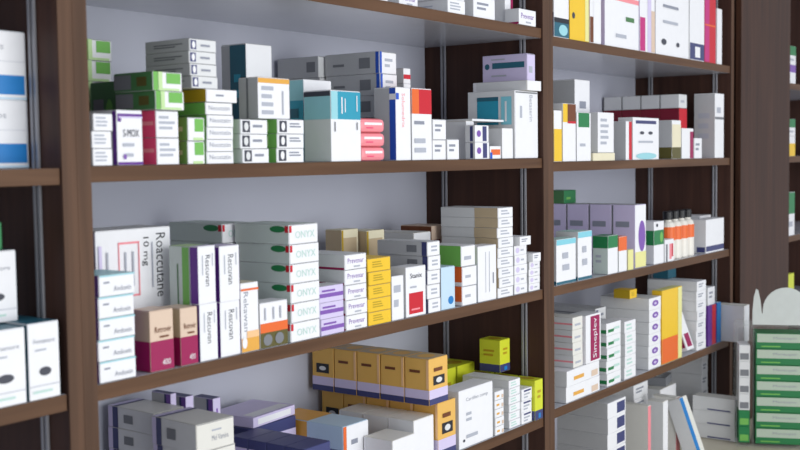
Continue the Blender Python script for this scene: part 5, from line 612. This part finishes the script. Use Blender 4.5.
('medicine_carton', 'tall lilac carton with violet diamond on white front, front of the lilac row, right bay', 'medicine box', 'tall lilac cartons in a row in the right bay', 'lilacrowfront', 1.4902, 0.035, 1.1726, 0.058, 0.0534, 0.139, 0, '', 0, 0),
('medicine_carton', 'tall lilac carton, second of the lilac row, right bay', 'medicine box', 'tall lilac cartons in a row in the right bay', 'lilacrow', 1.4902, 0.091, 1.1726, 0.058, 0.0534, 0.139, 0, '', 0, 0),
('medicine_carton', 'tall lilac carton, third of the lilac row, right bay', 'medicine box', 'tall lilac cartons in a row in the right bay', 'lilacrow', 1.4902, 0.147, 1.1726, 0.058, 0.0534, 0.139, 0, '', 0, 0),
('medicine_carton', 'tall lilac carton, rearmost of the lilac row, right bay', 'medicine box', 'tall lilac cartons in a row in the right bay', 'lilacrow', 1.4902, 0.203, 1.1726, 0.058, 0.0534, 0.139, 0, '', 0, 0),
('medicine_carton', 'dark green carton, lying on the rear of the lilac row', 'medicine box', None, 'emeraldbox', 1.4902, 0.205, 1.3122, 0.058, 0.0494, 0.0297, 0, '', 0, 0),
('medicine_carton', 'white carton with green band and black dot, right of the purple-diamond carton', 'medicine box', None, 'greenband', 1.5877, 0.026, 1.1726, 0.0563, 0.0394, 0.0965, 0, '', 0, 0),
('medicine_carton', 'white carton with red and grey wedges, third shelf of the right bay, before bottles', 'medicine box', None, 'redwedges', 1.6488, 0.021, 1.1726, 0.0526, 0.0294, 0.0516, 0, '', 0, 0),
('medicine_carton', 'white carton with navy mark at base, right end of third shelf, right bay', 'medicine box', None, 'navybase', 1.9445, 0.026, 1.1726, 0.1267, 0.0394, 0.0837, 0, '', 0, 0),
('medicine_carton', 'tall narrow white carton, behind navy-marked carton at right end, right bay', 'medicine box', None, 'plain', 1.995, 0.08, 1.1726, 0.0774, 0.0594, 0.089, 0, '', 0, 0),
('medicine_carton', 'low white carton, lowest of two at the front left, fourth shelf, right bay', 'medicine box', 'stack, low white carton, of two at the front left, fourth shelf, right bay', 'listbox', 1.2069, 0.031, 0.9368, 0.1498, 0.0494, 0.0311, 0.34, '', 0, 0),
('medicine_carton', 'low white carton, topmost of two at the front left, fourth shelf, right bay', 'medicine box', 'stack, low white carton, of two at the front left, fourth shelf, right bay', 'listbox', 1.2073, 0.031, 0.9682, 0.1498, 0.0494, 0.0311, 1.26, '', 0, 0),
('medicine_carton', 'long white carton with thin red line, lowest of four on low cartons, right bay', 'medicine box', 'stack, long white carton with thin red line, of four on low cartons, right bay', 'redlines', 1.192, 0.045, 1.0, 0.0428, 0.0694, 0.0249, 1.09, '', 0, 0),
('medicine_carton', 'long white carton with thin red line, second up of four on low cartons, right bay', 'medicine box', 'stack, long white carton with thin red line, of four on low cartons, right bay', 'redlines', 1.1908, 0.045, 1.0251, 0.0428, 0.0694, 0.0249, 0.31, '', 0, 0),
('medicine_carton', 'long white carton with thin red line, third up of four on low cartons, right bay', 'medicine box', 'stack, long white carton with thin red line, of four on low cartons, right bay', 'redlines', 1.1907, 0.045, 1.0503, 0.0428, 0.0694, 0.0249, -0.82, '', 0, 0),
('medicine_carton', 'long white carton with thin red line, topmost of four on low cartons, right bay', 'medicine box', 'stack, long white carton with thin red line, of four on low cartons, right bay', 'redlines', 1.191, 0.045, 1.0755, 0.0428, 0.0694, 0.0249, -0.05, '', 0, 0),
('medicine_carton', 'white carton with dark red upright label, fourth shelf of the right bay, left', 'medicine box', None, 'redlabel', 1.253, 0.026, 1.0, 0.0678, 0.0394, 0.0986, 0, '', 0, 0),
('medicine_carton', 'white carton with green diagonal mark, lowest of five beside red label, right bay', 'medicine box', 'stack, white carton with green diagonal mark, of five beside red label, right bay', 'greendiag', 1.3505, 0.041, 0.9368, 0.0678, 0.0694, 0.0263, 0.22, '', 0, 0),
('medicine_carton', 'white carton with green diagonal mark, second up of five beside red label, right bay', 'medicine box', 'stack, white carton with green diagonal mark, of five beside red label, right bay', 'greendiag', 1.3492, 0.041, 0.9635, 0.0678, 0.0694, 0.0263, -0.63, '', 0, 0),
('medicine_carton', 'white carton with green diagonal mark, third up of five beside red label, right bay', 'medicine box', 'stack, white carton with green diagonal mark, of five beside red label, right bay', 'greendiag', 1.3503, 0.041, 0.9901, 0.0678, 0.0694, 0.0263, 0.37, '', 0, 0),
('medicine_carton', 'white carton with green diagonal mark, fourth up of five beside red label, right bay', 'medicine box', 'stack, white carton with green diagonal mark, of five beside red label, right bay', 'greendiag', 1.3492, 0.041, 1.0168, 0.0678, 0.0694, 0.0263, -0.12, '', 0, 0),
('medicine_carton', 'white carton with green diagonal mark, topmost of five beside red label, right bay', 'medicine box', 'stack, white carton with green diagonal mark, of five beside red label, right bay', 'greendiag', 1.3496, 0.041, 1.0434, 0.0678, 0.0694, 0.0263, -0.86, '', 0, 0),
('medicine_carton', 'white carton with green lines, lowest of five left of purple-dot stack, right bay', 'medicine box', 'stack, white carton with green lines, of five left of purple-dot stack, right bay', 'greenlines', 1.4318, 0.031, 0.9368, 0.0562, 0.0494, 0.0249, -0.9, '', 0, 0),
('medicine_carton', 'white carton with green lines, second up of five left of purple-dot stack, right bay', 'medicine box', 'stack, white carton with green lines, of five left of purple-dot stack, right bay', 'greenlines', 1.4329, 0.031, 0.962, 0.0562, 0.0494, 0.0249, 0.13, '', 0, 0),
('medicine_carton', 'white carton with green lines, third up of five left of purple-dot stack, right bay', 'medicine box', 'stack, white carton with green lines, of five left of purple-dot stack, right bay', 'greenlines', 1.4333, 0.031, 0.9872, 0.0562, 0.0494, 0.0249, 0.83, '', 0, 0),
('medicine_carton', 'white carton with green lines, fourth up of five left of purple-dot stack, right bay', 'medicine box', 'stack, white carton with green lines, of five left of purple-dot stack, right bay', 'greenlines', 1.4332, 0.031, 1.0124, 0.0562, 0.0494, 0.0249, 0.56, '', 0, 0),
('medicine_carton', 'white carton with green lines, topmost of five left of purple-dot stack, right bay', 'medicine box', 'stack, white carton with green lines, of five left of purple-dot stack, right bay', 'greenlines', 1.4316, 0.031, 1.0376, 0.0562, 0.0494, 0.0249, -0.37, '', 0, 0),
('medicine_carton', 'long white carton with round violet print, lowest of six, right bay fourth shelf', 'medicine box', 'stack, long white carton with round violet print, of six, right bay fourth shelf', 'purpledot', 1.5661, 0.066, 0.9368, 0.067, 0.1194, 0.0266, -0.79, '', 0, 0),
('medicine_carton', 'long white carton with round violet print, second up of six, right bay fourth shelf', 'medicine box', 'stack, long white carton with round violet print, of six, right bay fourth shelf', 'purpledot', 1.5646, 0.066, 0.9637, 0.067, 0.1194, 0.0266, -0.07, '', 0, 0),
('medicine_carton', 'long white carton with round violet print, third up of six, right bay fourth shelf', 'medicine box', 'stack, long white carton with round violet print, of six, right bay fourth shelf', 'purpledot', 1.5649, 0.066, 0.9906, 0.067, 0.1194, 0.0266, 0.43, '', 0, 0),
('medicine_carton', 'long white carton with round violet print, fourth up of six, right bay fourth shelf', 'medicine box', 'stack, long white carton with round violet print, of six, right bay fourth shelf', 'purpledot', 1.5646, 0.066, 1.0175, 0.067, 0.1194, 0.0266, 1.1, '', 0, 0),
('medicine_carton', 'long white carton with round violet print, fifth up of six, right bay fourth shelf', 'medicine box', 'stack, long white carton with round violet print, of six, right bay fourth shelf', 'purpledot', 1.5661, 0.066, 1.0444, 0.067, 0.1194, 0.0266, 0.94, '', 0, 0),
('medicine_carton', 'long white carton with round violet print, topmost of six, right bay fourth shelf', 'medicine box', 'stack, long white carton with round violet print, of six, right bay fourth shelf', 'purpledot', 1.5665, 0.066, 1.0713, 0.067, 0.1194, 0.0266, 0.29, '', 0, 0),
('medicine_carton', 'yellow and orange carton, upright on fourth shelf, right bay', 'medicine box', None, 'yelloworange', 1.6653, 0.0185, 0.9368, 0.1196, 0.0244, 0.1713, 0, '', 0, 0),
('medicine_carton', 'slim white carton with maroon mark, leaning back right of the yellow and orange carton', 'medicine box', None, 'leanmark', 1.7862, 0.021, 0.9368, 0.0446, 0.0294, 0.1327, 0, '', -20, 0),
('medicine_carton', 'long white carton, lowest of seven behind the leaning carton, right bay', 'medicine box', 'stack, long white carton, of seven behind the leaning carton, right bay', 'plain', 1.8533, 0.071, 0.9368, 0.0599, 0.1294, 0.0241, -0.39, '', 0, 0),
('medicine_carton', 'long white carton, second up of seven behind the leaning carton, right bay', 'medicine box', 'stack, long white carton, of seven behind the leaning carton, right bay', 'plain', 1.852, 0.071, 0.9612, 0.0599, 0.1294, 0.0241, -1.05, '', 0, 0),
('medicine_carton', 'long white carton, third up of seven behind the leaning carton, right bay', 'medicine box', 'stack, long white carton, of seven behind the leaning carton, right bay', 'plain', 1.8516, 0.071, 0.9856, 0.0599, 0.1294, 0.0241, 0.3, '', 0, 0),
('medicine_carton', 'long white carton, fourth up of seven behind the leaning carton, right bay', 'medicine box', 'stack, long white carton, of seven behind the leaning carton, right bay', 'plain', 1.8533, 0.071, 1.0101, 0.0599, 0.1294, 0.0241, 1.16, '', 0, 0),
('medicine_carton', 'long white carton, fifth up of seven behind the leaning carton, right bay', 'medicine box', 'stack, long white carton, of seven behind the leaning carton, right bay', 'plain', 1.8528, 0.071, 1.0345, 0.0599, 0.1294, 0.0241, -0.75, '', 0, 0),
('medicine_carton', 'long white carton, sixth up of seven behind the leaning carton, right bay', 'medicine box', 'stack, long white carton, of seven behind the leaning carton, right bay', 'plain', 1.8524, 0.071, 1.0589, 0.0599, 0.1294, 0.0241, -0.76, '', 0, 0),
('medicine_carton', 'long white carton, topmost of seven behind the leaning carton, right bay', 'medicine box', 'stack, long white carton, of seven behind the leaning carton, right bay', 'plain', 1.8528, 0.071, 1.0833, 0.0599, 0.1294, 0.0241, 0.32, '', 0, 0),
('medicine_carton', 'purple and red carton, right of the seven-carton stack, right bay', 'medicine box', None, 'purplespine', 1.9248, 0.031, 0.9368, 0.0555, 0.0494, 0.1026, 0, '', 0, 0),
('medicine_carton', 'small white carton, lying on the purple and red carton, right bay', 'medicine box', None, 'plain', 1.9205, 0.0285, 1.0402, 0.0483, 0.0444, 0.0448, 0, '', 0, 0),
('medicine_carton', 'blue carton, right end of fourth shelf, right bay', 'medicine box', None, 'bluespine', 1.9746, 0.031, 0.9368, 0.0282, 0.0494, 0.1029, 0, '', 0, 0),
('medicine_carton', 'plain white carton, jutting out of the fourth shelf beside counter display', 'medicine box', None, 'whitecarton', 2.0155, 0.008, 0.9368, 0.0382, 0.1194, 0.095, 0, '', 0, 0),
('medicine_carton', 'long grey carton, lowest of stack behind red label, right bay', 'medicine box', 'stack, long grey carton, of stack behind red label, right bay', 'greylong', 1.451, 0.15, 0.9368, 0.0498, 0.1294, 0.0289, 0.98, '', 0, 0),
('medicine_carton', 'long grey carton, second up of stack behind red label, right bay', 'medicine box', 'stack, long grey carton, of stack behind red label, right bay', 'greylong', 1.4526, 0.15, 0.966, 0.0498, 0.1294, 0.0289, -0.5, '', 0, 0),
('medicine_carton', 'long grey carton, third up of stack behind red label, right bay', 'medicine box', 'stack, long grey carton, of stack behind red label, right bay', 'greylong', 1.4515, 0.15, 0.9952, 0.0498, 0.1294, 0.0289, -0.85, '', 0, 0),
('medicine_carton', 'long grey carton, fourth up of stack behind red label, right bay', 'medicine box', 'stack, long grey carton, of stack behind red label, right bay', 'greylong', 1.4509, 0.15, 1.0244, 0.0498, 0.1294, 0.0289, -0.56, '', 0, 0),
('medicine_carton', 'long grey carton, topmost of stack behind red label, right bay', 'medicine box', 'stack, long grey carton, of stack behind red label, right bay', 'greylong', 1.4518, 0.15, 1.0536, 0.0498, 0.1294, 0.0289, -0.79, '', 0, 0),
('medicine_carton', 'dark teal carton, at the back on the seven white cartons, right bay', 'medicine box', None, 'tealbox', 1.8699, 0.11, 1.1081, 0.0512, 0.0394, 0.0303, 0, '', 0, 0),
('medicine_carton', 'small yellow carton, at the back on the violet-print stack, right bay', 'medicine box', None, 'yellowbox', 1.5245, 0.06, 1.0986, 0.037, 0.0394, 0.0197, 0, '', 0, 0),
('medicine_carton', 'white carton with navy square, lowest of six at left on counter, right bay', 'medicine box', 'stack, white carton with navy square, of six at left on counter, right bay', 'navysq', 1.3645, 0.066, 0.7005, 0.0887, 0.1194, 0.0331, 1.09, '', 0, 0),
('medicine_carton', 'white carton with navy square, second up of six at left on counter, right bay', 'medicine box', 'stack, white carton with navy square, of six at left on counter, right bay', 'navysq', 1.3633, 0.066, 0.7339, 0.0887, 0.1194, 0.0331, 0.31, '', 0, 0),
('medicine_carton', 'white carton with navy square, third up of six at left on counter, right bay', 'medicine box', 'stack, white carton with navy square, of six at left on counter, right bay', 'navysq', 1.3632, 0.066, 0.7672, 0.0887, 0.1194, 0.0331, -0.82, '', 0, 0),
('medicine_carton', 'white carton with navy square, fourth up of six at left on counter, right bay', 'medicine box', 'stack, white carton with navy square, of six at left on counter, right bay', 'navysq', 1.3635, 0.066, 0.8006, 0.0887, 0.1194, 0.0331, -0.05, '', 0, 0),
('medicine_carton', 'white carton with navy square, fifth up of six at left on counter, right bay', 'medicine box', 'stack, white carton with navy square, of six at left on counter, right bay', 'navysq', 1.3633, 0.066, 0.834, 0.0887, 0.1194, 0.0331, 0.93, '', 0, 0),
('medicine_carton', 'white carton with navy square, topmost of six at left on counter, right bay', 'medicine box', 'stack, white carton with navy square, of six at left on counter, right bay', 'navysq', 1.3639, 0.066, 0.8673, 0.0887, 0.1194, 0.0331, 0.07, '', 0, 0),
('medicine_carton', 'grey-sided white carton, lowest of five behind the red-edged carton on counter', 'medicine box', 'stack, grey-sided white carton, of five behind the red-edged carton on counter', 'plain', 1.6792, 0.125, 0.7005, 0.0811, 0.0694, 0.0342, 0.15, '', 0, 0),
('medicine_carton', 'grey-sided white carton, second up of five behind the red-edged carton on counter', 'medicine box', 'stack, grey-sided white carton, of five behind the red-edged carton on counter', 'plain', 1.6791, 0.125, 0.735, 0.0811, 0.0694, 0.0342, -0.81, '', 0, 0),
('medicine_carton', 'grey-sided white carton, third up of five behind the red-edged carton on counter', 'medicine box', 'stack, grey-sided white carton, of five behind the red-edged carton on counter', 'plain', 1.6796, 0.125, 0.7696, 0.0811, 0.0694, 0.0342, 0.83, '', 0, 0),
('medicine_carton', 'grey-sided white carton, fourth up of five behind the red-edged carton on counter', 'medicine box', 'stack, grey-sided white carton, of five behind the red-edged carton on counter', 'plain', 1.6804, 0.125, 0.8041, 0.0811, 0.0694, 0.0342, 0.74, '', 0, 0),
('medicine_carton', 'grey-sided white carton, topmost of five behind the red-edged carton on counter', 'medicine box', 'stack, grey-sided white carton, of five behind the red-edged carton on counter', 'plain', 1.6791, 0.125, 0.8386, 0.0811, 0.0694, 0.0342, -0.33, '', 0, 0),
('medicine_carton', 'upright slim cream carton with red edge, on the counter, right bay', 'medicine box', None, 'rededge', 1.5206, 0.03, 0.7005, 0.0158, 0.0594, 0.1595, 0, '', 0, 0),
('medicine_carton', 'upright slim cream carton, second slim upright one on the counter', 'medicine box', None, 'rededge', 1.687, 0.03, 0.7005, 0.0238, 0.0594, 0.1475, 0, '', 0, 0),
('medicine_carton', 'upright slim white carton, between the two slim cream cartons', 'medicine box', None, 'whitecarton', 1.6119, 0.02, 0.7005, 0.0286, 0.0394, 0.1525, 0, '', 0, 0),
('medicine_carton', 'white carton with blue edge, leaning on the counter, right bay', 'medicine box', None, 'blueedgeslim', 1.693, -0.0425, 0.7005, 0.0439, 0.0344, 0.1459, 0, '', -20, 0),
('medicine_carton', 'long white carton, lowest of six at the back right on counter', 'medicine box', 'stack, long white carton, of six at the back right on counter', 'plain', 2.0117, 0.121, 0.7005, 0.0424, 0.1294, 0.0355, -0.46, '', 0, 0),
('medicine_carton', 'long white carton, second up of six at the back right on counter', 'medicine box', 'stack, long white carton, of six at the back right on counter', 'plain', 2.0106, 0.121, 0.7363, 0.0424, 0.1294, 0.0355, -0.5, '', 0, 0),
('medicine_carton', 'long white carton, third up of six at the back right on counter', 'medicine box', 'stack, long white carton, of six at the back right on counter', 'plain', 2.0111, 0.121, 0.7721, 0.0424, 0.1294, 0.0355, 0.52, '', 0, 0),
('medicine_carton', 'long white carton, fourth up of six at the back right on counter', 'medicine box', 'stack, long white carton, of six at the back right on counter', 'plain', 2.0101, 0.121, 0.8079, 0.0424, 0.1294, 0.0355, -0.28, '', 0, 0),
('medicine_carton', 'long white carton, fifth up of six at the back right on counter', 'medicine box', 'stack, long white carton, of six at the back right on counter', 'plain', 2.0104, 0.121, 0.8437, 0.0424, 0.1294, 0.0355, 0.61, '', 0, 0),
('medicine_carton', 'long white carton, topmost of six at the back right on counter', 'medicine box', 'stack, long white carton, of six at the back right on counter', 'plain', 2.012, 0.121, 0.8795, 0.0424, 0.1294, 0.0355, 0.93, '', 0, 0),
('medicine_carton', 'low wide white carton, lowest of three at the right end of the counter', 'medicine box', 'stack, low wide white carton, of three at the right end of the counter', 'navyline', 1.9311, -0.005, 0.7005, 0.0434, 0.1094, 0.0352, -0.39, '', 0, 0),
('medicine_carton', 'low wide white carton, middle of three at the right end of the counter', 'medicine box', 'stack, low wide white carton, of three at the right end of the counter', 'navyline', 1.9297, -0.005, 0.736, 0.0434, 0.1094, 0.0352, -1.05, '', 0, 0),
('medicine_carton', 'low wide white carton, topmost of three at the right end of the counter', 'medicine box', 'stack, low wide white carton, of three at the right end of the counter', 'navyline', 1.9294, -0.005, 0.7715, 0.0434, 0.1094, 0.0352, 0.3, '', 0, 0),
('medicine_carton', 'white carton, lowest of four under the grey blister pack', 'medicine box', 'stack, white carton, of four under the grey blister pack', 'whitecarton', 1.8464, 0.13, 0.7005, 0.1025, 0.0794, 0.0335, -0.07, '', 0, 0),
('medicine_carton', 'white carton, second up of four under the grey blister pack', 'medicine box', 'stack, white carton, of four under the grey blister pack', 'whitecarton', 1.8458, 0.13, 0.7343, 0.1025, 0.0794, 0.0335, -0.54, '', 0, 0),
('medicine_carton', 'white carton, third up of four under the grey blister pack', 'medicine box', 'stack, white carton, of four under the grey blister pack', 'whitecarton', 1.8466, 0.13, 0.7681, 0.1025, 0.0794, 0.0335, -1.23, '', 0, 0),
('medicine_carton', 'white carton, topmost of four under the grey blister pack', 'medicine box', 'stack, white carton, of four under the grey blister pack', 'whitecarton', 1.8466, 0.13, 0.8019, 0.1025, 0.0794, 0.0335, 0.19, '', 0, 0),
('medicine_carton', 'large white carton with broad blue band, lowest of two, second shelf, left bay', 'medicine box', 'stack, large white carton with broad blue band, of two, second shelf, left bay', 'blueband', -0.1042, 0.105, 1.4162, 0.1292, 0.0994, 0.0736, 0.15, 'T', 0, 0),
('medicine_carton', 'large white carton with broad blue band, topmost of two, second shelf, left bay', 'medicine box', 'stack, large white carton with broad blue band, of two, second shelf, left bay', 'blueband', -0.1043, 0.105, 1.4901, 0.1292, 0.0994, 0.0736, -0.81, 'T', 0, 0),
('medicine_carton', 'white carton with dark oval logo and teal top, right of front pair, left bay', 'medicine box', None, 'ovallogo', -0.066, 0.0415, 1.1699, 0.039, 0.0744, 0.0816, 0, 'T', 0, 0),
('medicine_carton', 'white carton with dark oval logo and teal top, left of front pair, left bay', 'medicine box', None, 'ovallogo', -0.1148, 0.0415, 1.1699, 0.0512, 0.0744, 0.0798, 0, 'T', 0, 0),
('medicine_carton', 'white carton with dark oval logo and teal top, raised behind the front pair, left bay', 'medicine box', None, 'ovallogo', -0.0987, 0.07, 1.2521, 0.0542, 0.0594, 0.076, 0, 'T', 0, 0),
('medicine_carton', 'dark green carton, lying on the raised oval-logo carton, left bay', 'medicine box', None, 'emeraldbox', -0.1054, 0.075, 1.3288, 0.0492, 0.0494, 0.0298, 0, '', 0, 0),
('blister_pack', 'grey blister foil pack, lying on the white pile at the back of counter', 'medicine pack', None, 'blisterfoil', 1.8696, 0.13, 0.836, 0.0772, 0.0594, 0.0217, 12, '', 0, 0),
]

for row in ROWS: carton(*row)

# ------------------------------------------------------------------ cartons in the bay beyond the broad panel
def far(label, st, x, z, w, h, y=0.006, d=0.08):
    carton('medicine_carton', label, 'medicine box', None, st, x, y + d / 2, z, w, d, h, 0, '', 0, 0)
far('white carton with violet band, lower one on upper shelf at right edge', 'purplewhite', 2.575, 1.6254, 0.08, 0.055)
far('white carton with green upper half, upper one on upper shelf at right edge', 'greenwhite', 2.575, 1.6808, 0.08, 0.055)
far('white and yellow carton, lower one on middle shelf at right edge', 'yellowbase', 2.575, 1.4096, 0.08, 0.06)
far('green topped white carton, upper one on middle shelf at right edge', 'greenwhite', 2.575, 1.4700, 0.08, 0.05)
far('upright white carton with green top on lower shelf at right edge', 'greenwhite', 2.575, 1.1724, 0.08, 0.13)
far('lime yellow carton on lowest visible shelf at right edge', 'yellowgreen', 2.575, 0.9366, 0.08, 0.12)

# ------------------------------------------------------------------ bottles with orange labels on the third shelf of the right bay
BODY = pm('bottle_plastic', (226, 222, 214), rough=0.3); CAPM = pm('black_cap', (24, 24, 28), rough=0.35); ORL = ink('orange')
def lathe(mb, prof, m, n=16):
    vs = []; fs = []
    for r_, z in prof:
        for i in range(n): a = 2 * math.pi * i / n; vs.append((r_ * math.cos(a), r_ * math.sin(a), z))
    for j in range(len(prof) - 1):
        for i in range(n): fs.append([j * n + i, j * n + (i + 1) % n, (j + 1) * n + (i + 1) % n, (j + 1) * n + i])
    fs.append(list(range(n - 1, -1, -1))); fs.append([(len(prof) - 1) * n + i for i in range(n)])
    mb.merge(vs, fs, m)
BP = [(1.695, 0.03), (1.735, 0.03), (1.775, 0.03), (1.815, 0.03)]
for i, (bx_, by_) in enumerate(BP):
    t_ = thing('medicine_bottle', 'white bottle with orange label and black cap, %s of four in right bay' % ['leftmost', 'second from left', 'third from left', 'rightmost'][i], 'bottle', (bx_, by_, 1.1724), 0, 'orange labelled bottles in the right bay')
    q = MB(); lathe(q, [(0.016, 0), (0.0175, 0.003), (0.0175, 0.079), (0.014, 0.087), (0.009, 0.091), (0.009, 0.094)], BODY); q.build('bottle_body', t_)
    q = MB(); lathe(q, [(0.0178, 0.046), (0.0179, 0.0465), (0.0179, 0.077), (0.0178, 0.0775)], ORL); q.build('bottle_label', t_)
    q = MB(); lathe(q, [(0.0105, 0.0945), (0.011, 0.095), (0.011, 0.112), (0.0095, 0.114)], CAPM); q.build('bottle_cap', t_)

# ------------------------------------------------------------------ clear counter display with green and white packs
def acrylic():
    m = bpy.data.materials.new('clear_acrylic'); m.use_nodes = True; nt = m.node_tree; b = nt.nodes['Principled BSDF']
    b.inputs['Base Color'].default_value = (0.86, 0.92, 0.9, 1); b.inputs['Roughness'].default_value = 0.12; b.inputs['Alpha'].default_value = 0.07
    n = nt.nodes.new('ShaderNodeTexNoise'); n.inputs['Scale'].default_value = 20; mr = nt.nodes.new('ShaderNodeMapRange'); mr.inputs['To Min'].default_value = 0.08; mr.inputs['To Max'].default_value = 0.2
    nt.links.new(n.outputs['Fac'], mr.inputs['Value']); nt.links.new(mr.outputs['Result'], b.inputs['Roughness'])
    return m
ACR = acrylic(); HEAD = pm('white_header_card', (196, 202, 200), rough=0.5)
DX, DY, DRZ = 1.945, -0.135, -66.0
disp = thing('counter_display', 'clear plastic counter display with white arched header, lower right corner', 'display stand', (DX, DY, CT), DRZ)
q = MB()
q.box(-0.085, 0.085, -0.045, 0.045, 0.0, 0.008, ACR, 0.001)
for xa in (-0.085, -0.0455, 0.0825): q.box(xa, xa + 0.0025, -0.045, 0.045, 0.008, 0.30, ACR)
q.box(-0.0825, 0.0825, 0.042, 0.0445, 0.008, 0.30, ACR)
q.box(-0.0825, 0.0825, -0.045, 0.045, 0.30, 0.303, ACR)
q.build('clear_case', disp)
q = MB()
arc = [(-0.047, 0.3035), (0.085, 0.3035), (0.085, 0.34)] + [(0.031 + 0.054 * math.cos(a), 0.34 + 0.055 * math.sin(a)) for a in [math.pi * i / 14 for i in range(1, 15)]] + [(-0.0235, 0.33), (-0.0255, 0.333), (-0.0285, 0.362), (-0.034, 0.388), (-0.039, 0.391), (-0.044, 0.372), (-0.047, 0.338)]
q.prism(arc, -0.042, -0.038, HEAD)
q.build('header_card', disp)
def pack_mesh():
    p = MB(); p.box(-0.058, 0.058, -0.035, 0.035, 0, 0.0385, ink('packgreen'), 0.001)
    decorate(p, [('r', 0.02, 0.42, 0.98, 0.97, 'packpale'), ('t', 'Mentopin', 0.35, 0.58, 0.82, 0.78, 'text', 0), ('l', .1, .12, .7, .25, 1, 'green')], Vector((-0.058, -0.035, 0)), Vector((0.116, 0, 0)), Vector((0, 0, 0.0385)), Vector((0, -1, 0)), 3)
    return p.mesh('pack_body')
COL['packgreen'] = (36, 116, 68); COL['packpale'] = (174, 188, 172)
PMESH = pack_mesh()
R_ = Matrix.Rotation(math.radians(DRZ), 4, 'Z')
for i in range(7):
    o = bpy.data.objects.new('lozenge_pack', PMESH); COLL.objects.link(o)
    v = R_ @ Vector((0.0195, -0.004, 0)); o.location = (DX + v.x, DY + v.y, CT + 0.0085 + i * 0.0392); o.rotation_euler = (0, 0, math.radians(DRZ))
    tag(o, 'green and white pack in the clear counter display, %s' % ['lowest of seven', 'second up', 'third up', 'fourth up', 'fifth up', 'sixth up', 'topmost of seven'][i], 'pack', 'green and white packs in the counter display')
for i in range(6):
    q = MB(); q.box(-0.013, 0.013, -0.03, 0.03, 0, 0.040, ink('lgrey' if i > 1 else 'emerald'), 0.001)
    decorate(q, [('r', .1, .1, .9, .5, 'dgrey' if i > 1 else 'green')], Vector((-0.013, -0.03, 0)), Vector((0.026, 0, 0)), Vector((0, 0, 0.04)), Vector((0, -1, 0)), 3)
    o = q.build('lozenge_tube'); v = R_ @ Vector((-0.0645, -0.004, 0)); o.location = (DX + v.x, DY + v.y, CT + 0.0085 + i * 0.0405); o.rotation_euler = (0, 0, math.radians(DRZ))
    tag(o, '%s narrow pack in left column of counter display, %s' % ('green' if i < 2 else 'grey', ['lowest', 'second up', 'third up', 'fourth up', 'fifth up', 'topmost'][i]), 'pack', 'narrow packs in the counter display')
